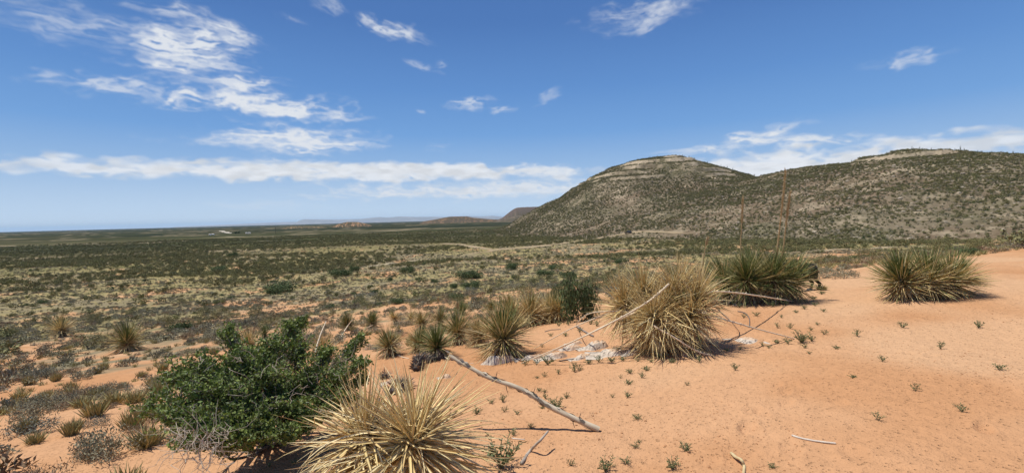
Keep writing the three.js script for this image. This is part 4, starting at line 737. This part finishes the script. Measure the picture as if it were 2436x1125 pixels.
// ------------------------------------------------------------------ scrub over the plain: the largest 300 as things, the rest as cover
{
  reseed(1010);
  const all = [];
  const rings = [[4.5, 11, 420], [9, 24, 1300], [24, 40, 4000], [40, 70, 12000], [70, 150, 31000], [150, 300, 60000], [300, 620, 60000]];
  for (const [d0, d1, n] of rings) for (let k = 0; k < n; k++) {
    const d = Math.sqrt(rr(d0 * d0, d1 * d1)), az = rr(-54, 54) * D2R, x = Math.sin(az) * d, z = -Math.cos(az) * d, u = downhill(x, z); if (u < 9.5 && !(x < -2.9 && u > 4.2)) continue;
    if (hill(x, z) > terrain(x, z) + .3) continue;
    const a = fbm(x * .12, z * .12, 3, 104), cl = fbm(x * .05 + 40, z * .05, 3, 401), creoB = fbm(x * .012 + 5, z * .03, 3, 402), q = rnd();
    if (u < 60 && q < smooth(.48, .62, a) * .6) continue;
    const band = smooth(.48, .56, creoB) * smooth(75, 125, d);
    let kind, r;
    if (rnd() < band * .27 + (d > 250 ? .12 : .012)) { kind = 'creo'; r = rr(.5, 1.05); }
    else if (rnd() < .004) { kind = 'dark'; r = rr(.35, .9); }
    else { const t = rnd(); kind = t < .50 + (cl - .5) * 1.2 ? 'grass' : t < .86 ? 'grey' : 'brown'; r = kind === 'grass' ? rr(.12, .27) : rr(.13, .40) * (rnd() < .12 ? 1.5 : 1); }
    if (d < 16) { if (kind === 'creo' || kind === 'dark') continue; r = Math.min(r, .28); }
    if (d > 150) r *= 1.15; if (d > 300) r *= 1.2;
    if (d > 60 && nearRoad(x, z, kind === 'creo' || kind === 'dark')) continue;
    if (placed.some((p) => Math.abs(p[0] - x) < p[2] + r * .5 && Math.abs(p[1] - z) < p[2] + r * .5)) continue;
    all.push({ kind, x, z, r, s: r / d, inView: Math.abs(az) < 47 * D2R });
  }
  all.sort((a, b) => (b.inView ? b.s : b.s * .2) - (a.inView ? a.s : a.s * .2));
  const cap = { dark: 60, creo: 90, grey: 120, brown: 60, grass: 80 }, count = {}, rest = {}, made = {};
  const lab = { dark: 'dark green leafy shrub scattered on the scrub plain', creo: 'olive green creosote bush scattered on the scrub plain', grey: 'small grey twiggy shrub on the sandy plain', brown: 'small brown dried-out shrub on the sandy plain', grass: 'yellow-green grass tuft on the sandy plain' };
  const grp = { dark: 'dark green shrubs dotted over the plain', creo: 'creosote bushes of the plain', grey: 'small grey shrubs of the plain', brown: 'dried-out shrubs of the plain', grass: 'grass tufts of the plain' };
  for (const s of all) {
    if ((count[s.kind] || 0) < cap[s.kind]) { count[s.kind] = (count[s.kind] || 0) + 1; s.o = shrub(s.kind, V(s.x, land(s.x, s.z), s.z), s.r, rr(.75, 1.1), lab[s.kind], grp[s.kind]); (made[s.kind] ||= []).push(s); }
    else (rest[s.kind] ||= []).push(s);
  }
  for (const [px, py, t] of [[300, 838, 'the lone left-slope sotol'], [150, 800, 'the far left-slope sotol'], [855, 782, 'the dark green sotol'], [628, 806, 'the small sand sotol'], [2200, 706, 'the right edge sotol'], [1380, 762, 'the dense green bush'], [120, 640, 'the far left frame edge'], [400, 1010, 'the leafy bush'], [130, 980, 'the lower left corner'], [30, 800, 'the left frame edge']]) marks.push({ p: spot(px, py), t });
  const ph = { dark: 'green leafy shrub', creo: 'olive creosote bush', grey: 'small grey shrub', brown: 'small dry brown shrub', grass: 'yellow-green grass tuft' };
  for (const k in made) tellApart(made[k], ph[k], marks);
  const M = new THREE.Matrix4(), Q = new THREE.Quaternion(), col = new THREE.Color();
  const cover = { dark: ['distant_green_shrubs', 'distant dark green shrubs over the scrub plain'], creo: ['distant_creosote_thicket', 'olive creosote thicket far across the plain'], grey: ['grey_scrub', 'grey scrub covering the plain'], brown: ['dry_scrub', 'brown dried-out scrub covering the plain'], grass: ['grass', 'yellow-green grass covering the plain'] };
  const mass = (name, label, geo, list, yOf) => {
    const m = new THREE.InstancedMesh(geo, shrubMat, list.length); m.name = name;
    list.forEach((s, i) => { Q.setFromAxisAngle(V(0, 1, 0), rr(0, 6.28)); M.compose(V(s.x, yOf(s) - .03, s.z), Q, V(s.r, s.r * rr(.7, 1.15) * (s.h || 1), s.r)); m.setMatrixAt(i, M); const v = rr(.7, 1.25); m.setColorAt(i, col.setRGB(v * rr(.93, 1.07), v, v * rr(.9, 1.1))); });
    put(m, label, null, null, 'stuff');
  };
  for (const k in rest) mass(...cover[k], coarse[k], rest[k], (s) => land(s.x, s.z));
  // the hillside's scrub and boulders
  const hs = { creo: [], grey: [], spiky: [], rocks: [], dark: [] };
  for (let k = 0; k < 760000; k++) {
    const x = rr(HX0, HX1), z = rr(HZ0, HZ1), y = hill(x, z); if (y < terrain(x, z) + .1) continue;
    const az = Math.atan2(x, -z); if (az < -.25 || az > 55 * D2R) continue;
    const dd = Math.hypot(x, z), along = hill(x * 1.03, z * 1.03); if (along < y - 2.5) continue;                   // leave the far side bare
    const dens = fbm(x * .035, z * .035, 3, 501); if (hill(x, z, ledge) > .4 && rnd() < .85) continue; if (rnd() > .35 + smooth(.35, .6, dens) * .6) continue;
    if (y < 6 && rnd() < .4) continue; if (y < 12 && nearRoad(x, z, rnd() < .5)) continue;
    const t = rnd();
    if (t < .40) hs.creo.push({ x, z, r: rr(.35, 1.1) }); else if (t < .74) hs.grey.push({ x, z, r: rr(.3, .9) }); else if (t < .81) hs.spiky.push({ x, z, r: rr(.4, 1.0), h: rr(.8, 1.6) }); else if (t < .85) hs.dark.push({ x, z, r: rr(.4, 1.0) }); else hs.rocks.push({ x, z, r: rr(.12, .5) * (rnd() < .05 ? 2 : 1) });
  }
  for (const p of rid) for (let k = 0; k < 5; k++) if (rnd() < .75) hs.spiky.push({ x: p.x + rr(-6, 6), z: p.z + rr(-8, 8), r: rr(.5, 1.0), h: rr(1.6, 3.6) });
  const hy = (s) => hill(s.x, s.z);
  mass('hillside_creosote', 'olive scrub over the hillside', coarse.creo, hs.creo, hy);
  mass('hillside_grey_scrub', 'grey scrub over the hillside', coarse.grey, hs.grey, hy);
  mass('hillside_green_scrub', 'dark green scrub over the hillside', coarse.dark, hs.dark, hy);
  mass('hillside_ocotillo', 'spiky stems over the hillside and along its skyline', coarse.spiky, hs.spiky, hy);
  const rg = new THREE.IcosahedronGeometry(1, 1), P = rg.attributes.position; for (let k = 0; k < P.count; k++) { const x = P.getX(k), y = P.getY(k), z = P.getZ(k), f = .75 + .6 * noise(x * 2 + 9, z * 2 + y * 3, 3); P.setXYZ(k, x * f, y * f * .6, z * f); } rg.computeVertexNormals();
  { const m = new THREE.InstancedMesh(rg, mat(.42, .35, .26, 1), hs.rocks.length); m.name = 'hillside_rubble'; hs.rocks.forEach((s, i) => { Q.setFromAxisAngle(V(0, 1, 0), rr(0, 6.28)); M.compose(V(s.x, hy(s), s.z), Q, V(s.r, s.r, s.r)); m.setMatrixAt(i, M); const v = rr(.6, 1.2); m.setColorAt(i, col.setRGB(v, v, v)); }); put(m, 'pale rubble strewn over the hillside', null, null, 'stuff'); }
  console.log('scrub', all.length, Object.entries(hs).map(([k, v]) => k + v.length).join(' '));
}

// ------------------------------------------------------------------ dog
{
  const foot = spot(1926, 691), g = thing('dog', foot), s = .62;                      // shoulder height in metres; it faces left
  const J = (x, y, z) => V(x, y, z);
  const bones = [ // a, b, ra, rb (metres, x forward)
    [J(-.30, .50, 0), J(-.05, .49, 0), .105, .115], [J(-.05, .49, 0), J(.24, .47, 0), .115, .14], [J(.24, .47, 0), J(.33, .54, 0), .13, .10], [J(.33, .54, 0), J(.45, .67, 0), .085, .07], [J(.45, .68, 0), J(.53, .70, 0), .078, .068], [J(.53, .685, 0), J(.66, .65, 0), .05, .032],
    [J(-.38, .54, 0), J(-.425, .42, 0), .028, .022], [J(-.425, .42, 0), J(-.42, .27, 0), .02, .012]];
  for (const k of [-1, 1]) {
    const q = k * .075, h = k > 0 ? .03 : -.06;
    bones.push([J(-.32, .47, q), J(-.25 + h, .31, q * 1.1), .09, .05], [J(-.25 + h, .31, q * 1.1), J(-.39 + h, .17, q), .045, .027], [J(-.39 + h, .17, q), J(-.36 + h, .03, q), .026, .022], [J(-.36 + h, .022, q), J(-.29 + h, .02, q), .024, .02]);
    bones.push([J(.25, .43, q), J(.19 + h * .5, .30, q), .075, .045], [J(.19 + h * .5, .30, q), J(.24 + h, .15, q), .036, .027], [J(.24 + h, .15, q), J(.23 + h, .03, q), .025, .022], [J(.23 + h, .022, q), J(.29 + h, .02, q), .024, .02]);
    bones.push([J(.45, .74, k * .05), J(.42, .68, k * .085), .022, .018]);
  }
  const res = 72, mc = new MarchingCubes(res, skinMat, false, false, 60000), c0 = V(.08, .38, 0), half = .66; mc.isolation = 0;
  for (let z = 0; z < res; z++) for (let y = 0; y < res; y++) for (let x = 0; x < res; x++) {
    const p = V((x / res * 2 - 1) * half, (y / res * 2 - 1) * half, (z / res * 2 - 1) * half).add(c0); let v = 1;
    for (const [a, b, ra, rb] of bones) { const ab = b.clone().sub(a), t = clamp(p.clone().sub(a).dot(ab) / ab.lengthSq()), d = p.distanceTo(a.clone().addScaledVector(ab, t)) - lerp(ra, rb, t), k = .03, hh = clamp(.5 + .5 * (v - d) / k); v = lerp(v, d, hh) - k * hh * (1 - hh); }
    mc.field[x + y * res + z * res * res] = -v;
  }
  mc.update();
  const n = mc.count !== undefined ? mc.count : mc.geometry.drawRange.count, P = new Float32Array(n * 3), N = new Float32Array(n * 3), C = new Float32Array(n * 3);
  for (let i = 0; i < n; i++) { for (let a = 0; a < 3; a++) { P[i * 3 + a] = mc.positionArray[i * 3 + a] * half + c0.getComponent(a); N[i * 3 + a] = mc.normalArray[i * 3 + a]; } const white = P[i * 3 + 1] < .05 && P[i * 3 + 2] > 0; C.set(white ? [.5, .47, .42] : [.010, .009, .009], i * 3); }
  const bg = new THREE.BufferGeometry(); bg.setAttribute('position', new THREE.BufferAttribute(P, 3)); bg.setAttribute('normal', new THREE.BufferAttribute(N, 3)); bg.setAttribute('color', new THREE.BufferAttribute(C, 3)); 
  const body = new THREE.Mesh(bg, new THREE.MeshPhysicalMaterial({ vertexColors: true, roughness: .8, specularIntensity: .3, side: THREE.DoubleSide })); body.name = 'body'; g.add(body);
  const e = new MB(); for (const k of [-1, 1]) { const sp = new THREE.SphereGeometry(.01, 8, 6); e.geo(sp, new THREE.Matrix4().makeTranslation(.57, .70, k * .045), [.05, .03, .02]); } e.build('eyes', skinMat, g);
  g.rotation.y = Math.PI - .25; g.scale.setScalar(1.0); g.position.add(V(-.30, 0, -.0)); put(g, 'black dog half hidden behind the green sotol, hindquarters showing', 'dog');
}
// ------------------------------------------------------------------ car on the dirt road
{
  const p = spot(1495, 556), g = thing('parked_car', p); const dark = mat(.035, .028, .025, .35), glass = mat(.30, .32, .33, .15), rub = mat(.02, .02, .02, .9), dust = mat(.30, .23, .16, .8);
  const side = new THREE.Shape(); [[-2.3, .45], [-2.3, .95], [-2.05, 1.1], [-1.95, 1.75], [-1.75, 1.86], [.35, 1.86], [.6, 1.78], [1.15, 1.15], [2.1, 1.02], [2.3, .85], [2.3, .45]].forEach(([x, y], i) => i ? side.lineTo(x, y) : side.moveTo(x, y));
  const bg = new THREE.ExtrudeGeometry(side, { depth: 1.7, bevelEnabled: true, bevelSize: .06, bevelThickness: .06, bevelSegments: 2 }); bg.translate(0, 0, -.85); const b = new THREE.Mesh(bg, dark); b.name = 'body'; g.add(b);
  for (const [x, w] of [[-1.35, .75], [-.4, .85], [.42, .5]]) for (const s of [-1, 1]) { const wg = new THREE.BoxGeometry(w, .48, .03), m = new THREE.Mesh(wg, glass); m.name = 'window'; m.position.set(x, 1.45, s * .925); g.add(m); }
  for (const x of [-1.45, 1.42]) for (const s of [-1, 1]) { const w = new THREE.Mesh(new THREE.CylinderGeometry(.4, .4, .26, 20), rub); w.rotation.x = Math.PI / 2; w.position.set(x, .4, s * .8); w.name = 'wheel'; const h = new THREE.Mesh(new THREE.CylinderGeometry(.2, .22, .04, 14), dust); h.name = 'rim'; h.position.y = s * .14; w.add(h); g.add(w); }
  for (const s of [-1, 1]) { const l = new THREE.Mesh(new THREE.SphereGeometry(.12, 10, 8), glass); l.scale.set(.5, 1, 1); l.position.set(2.34, .82, s * .6); l.name = 'headlight'; g.add(l); }
  const rack = new MB(); for (const s of [-.6, .6]) rack.tube([V(-1.6, 1.98, s), V(.2, 1.98, s)], .03, .03, [.03, .03, .03], 6); for (const x of [-1.5, -.7, .1]) rack.tube([V(x, 1.98, -.6), V(x, 1.98, .6)], .025, .025, [.03, .03, .03], 6); for (const x of [-1.5, .1]) for (const s of [-.6, .6]) rack.tube([V(x, 1.86, s), V(x, 1.98, s)], .025, .025, [.03, .03, .03], 6); rack.build('roof_rack', skinMat, g);
  g.rotation.y = -.35 + Math.PI; g.scale.setScalar(.8); g.position.y = land(p.x, p.z) + .1; put(g, 'tiny dark car on the dirt road at the foot of the hill', 'car');
}
// ------------------------------------------------------------------ far plain: power poles, houses, trees
{
  const poleLabels = ['far power pole on the left of the plain, the tallest', 'far power pole below the orange mound', 'faint far power pole left of the long butte'];
  [[655, 562, 780, 11], [839, 553, 1050, 10.5], [963, 550, 1250, 10]].forEach(([px, py, d, h], i) => {
    const p = at(px, py, d); p.y = land(p.x, p.z) - .1; const g = thing('power_pole', p), a = new MB(), b = new MB();
    a.tube([V(0, 0, 0), V(0, h * .5, 0), V(0, h, 0)], .2, .14, [.07, .055, .045], 8); a.build('pole', skinMat, g);
    b.tube([V(-1.2, h - .9, 0), V(1.2, h - .9, 0)], .09, .09, [.08, .06, .05], 6); b.build('crossarm', skinMat, g);
    for (const x of [-1.1, 0, 1.1]) { const q = new MB(); q.tube([V(x, h - .9, 0), V(x, h - .6, 0)], .05, .03, [.3, .3, .3], 6); q.build('insulator', skinMat, g); }
    put(g, poleLabels[i], 'power pole', 'power line across the plain');
  });
  const hl = ['leftmost tiny white house on the far left plain', 'tiny white house left of the distant road', 'tiny white house right of the distant trees', 'rightmost tiny white house on the far plain'];
  [[498, 555, 900], [505, 554, 930], [585, 552, 950], [592, 551.5, 960]].forEach(([px, py, d], i) => {
    const p = at(px, py, d); p.y = land(p.x, p.z); const g = thing('house', p), w = 4.5 + (i % 2) * 1.5, scaled = g.scale.setScalar(.6), wall = new THREE.Mesh(new THREE.BoxGeometry(w, 2.6, 4), mat(.7, .68, .63)); wall.position.y = 1.3; wall.name = 'wall'; g.add(wall);
    const sh = new THREE.Shape(); sh.moveTo(-2.4, 0); sh.lineTo(0, 1.3); sh.lineTo(2.4, 0); sh.lineTo(-2.4, 0); const rg = new THREE.ExtrudeGeometry(sh, { depth: w + .6, bevelEnabled: false }); rg.translate(0, 0, -(w + .6) / 2); rg.rotateY(Math.PI / 2); const roof = new THREE.Mesh(rg, mat(.55, .53, .5)); roof.position.y = 2.6; roof.name = 'roof'; g.add(roof);
    const dr = new THREE.Mesh(new THREE.BoxGeometry(.9, 2, .08), mat(.12, .09, .07)); dr.position.set(.4, 1.0, 2.03); dr.name = 'door'; g.add(dr);
    for (const x of [-1.8, 2]) { const wn = new THREE.Mesh(new THREE.BoxGeometry(1, .9, .06), mat(.06, .07, .08, .2)); wn.position.set(x, 1.5, 2.02); wn.name = 'window'; g.add(wn); }
    put(g, hl[i], 'house');
  });
  [[559, 553, 920], [567, 552, 930]].forEach(([px, py, d], i) => {
    const p = at(px, py, d); p.y = land(p.x, p.z); const g = thing('tree', p), t = new MB(); t.tube([V(0, 0, 0), V(.1, 1.5, 0), V(0, 3, 0)], .25, .12, [.1, .08, .06], 7); t.build('trunk', skinMat, g);
    const c = new THREE.Mesh(fine.dark[i], shrubMat); c.name = 'crown'; c.position.y = 1.2; c.scale.set(2.6, 5.2, 2.6); g.add(c); put(g, i ? 'right of two dark trees by the distant road' : 'left of two dark trees by the distant road', 'tree');
  });
}

// ------------------------------------------------------------------ crumbs of crusted sand
{
  reseed(1111); const cg = new THREE.IcosahedronGeometry(1, 1), P = cg.attributes.position; for (let k = 0; k < P.count; k++) { const f = .7 + .6 * noise(P.getX(k) * 2 + 4, P.getZ(k) * 2 + P.getY(k) * 3, 5); P.setXYZ(k, P.getX(k) * f, P.getY(k) * f * .6, P.getZ(k) * f); } cg.computeVertexNormals();
  const n = 5200, m = new THREE.InstancedMesh(cg, mat(.46, .235, .11, 1), n), M = new THREE.Matrix4(), Q = new THREE.Quaternion(), col = new THREE.Color(); m.name = 'sand_crumbs'; let k = 0;
  while (k < n) { const d = 1.8 + 9 * Math.pow(rnd(), 1.5), az = rr(-30, 50) * D2R, x = Math.sin(az) * d, z = -Math.cos(az) * d; if (downhill(x, z) > 9 || rnd() > smooth(.38, .62, fbm(x * 1.3, z * 1.3, 3, 601))) continue; const r = rr(.002, .006) * (rnd() < .06 ? 1.9 : 1); Q.setFromAxisAngle(V(0, 1, 0), rr(0, 6.28)); M.compose(V(x, terrain(x, z) + r * .2, z), Q, V(r, r, r)); m.setMatrixAt(k, M); const v = rr(.7, 1.1); m.setColorAt(k, col.setRGB(v, v, v)); k++; }
  put(m, 'crumbs of crusted sand over the near dune', null, null, 'stuff');
}
renderer.render(scene, camera);
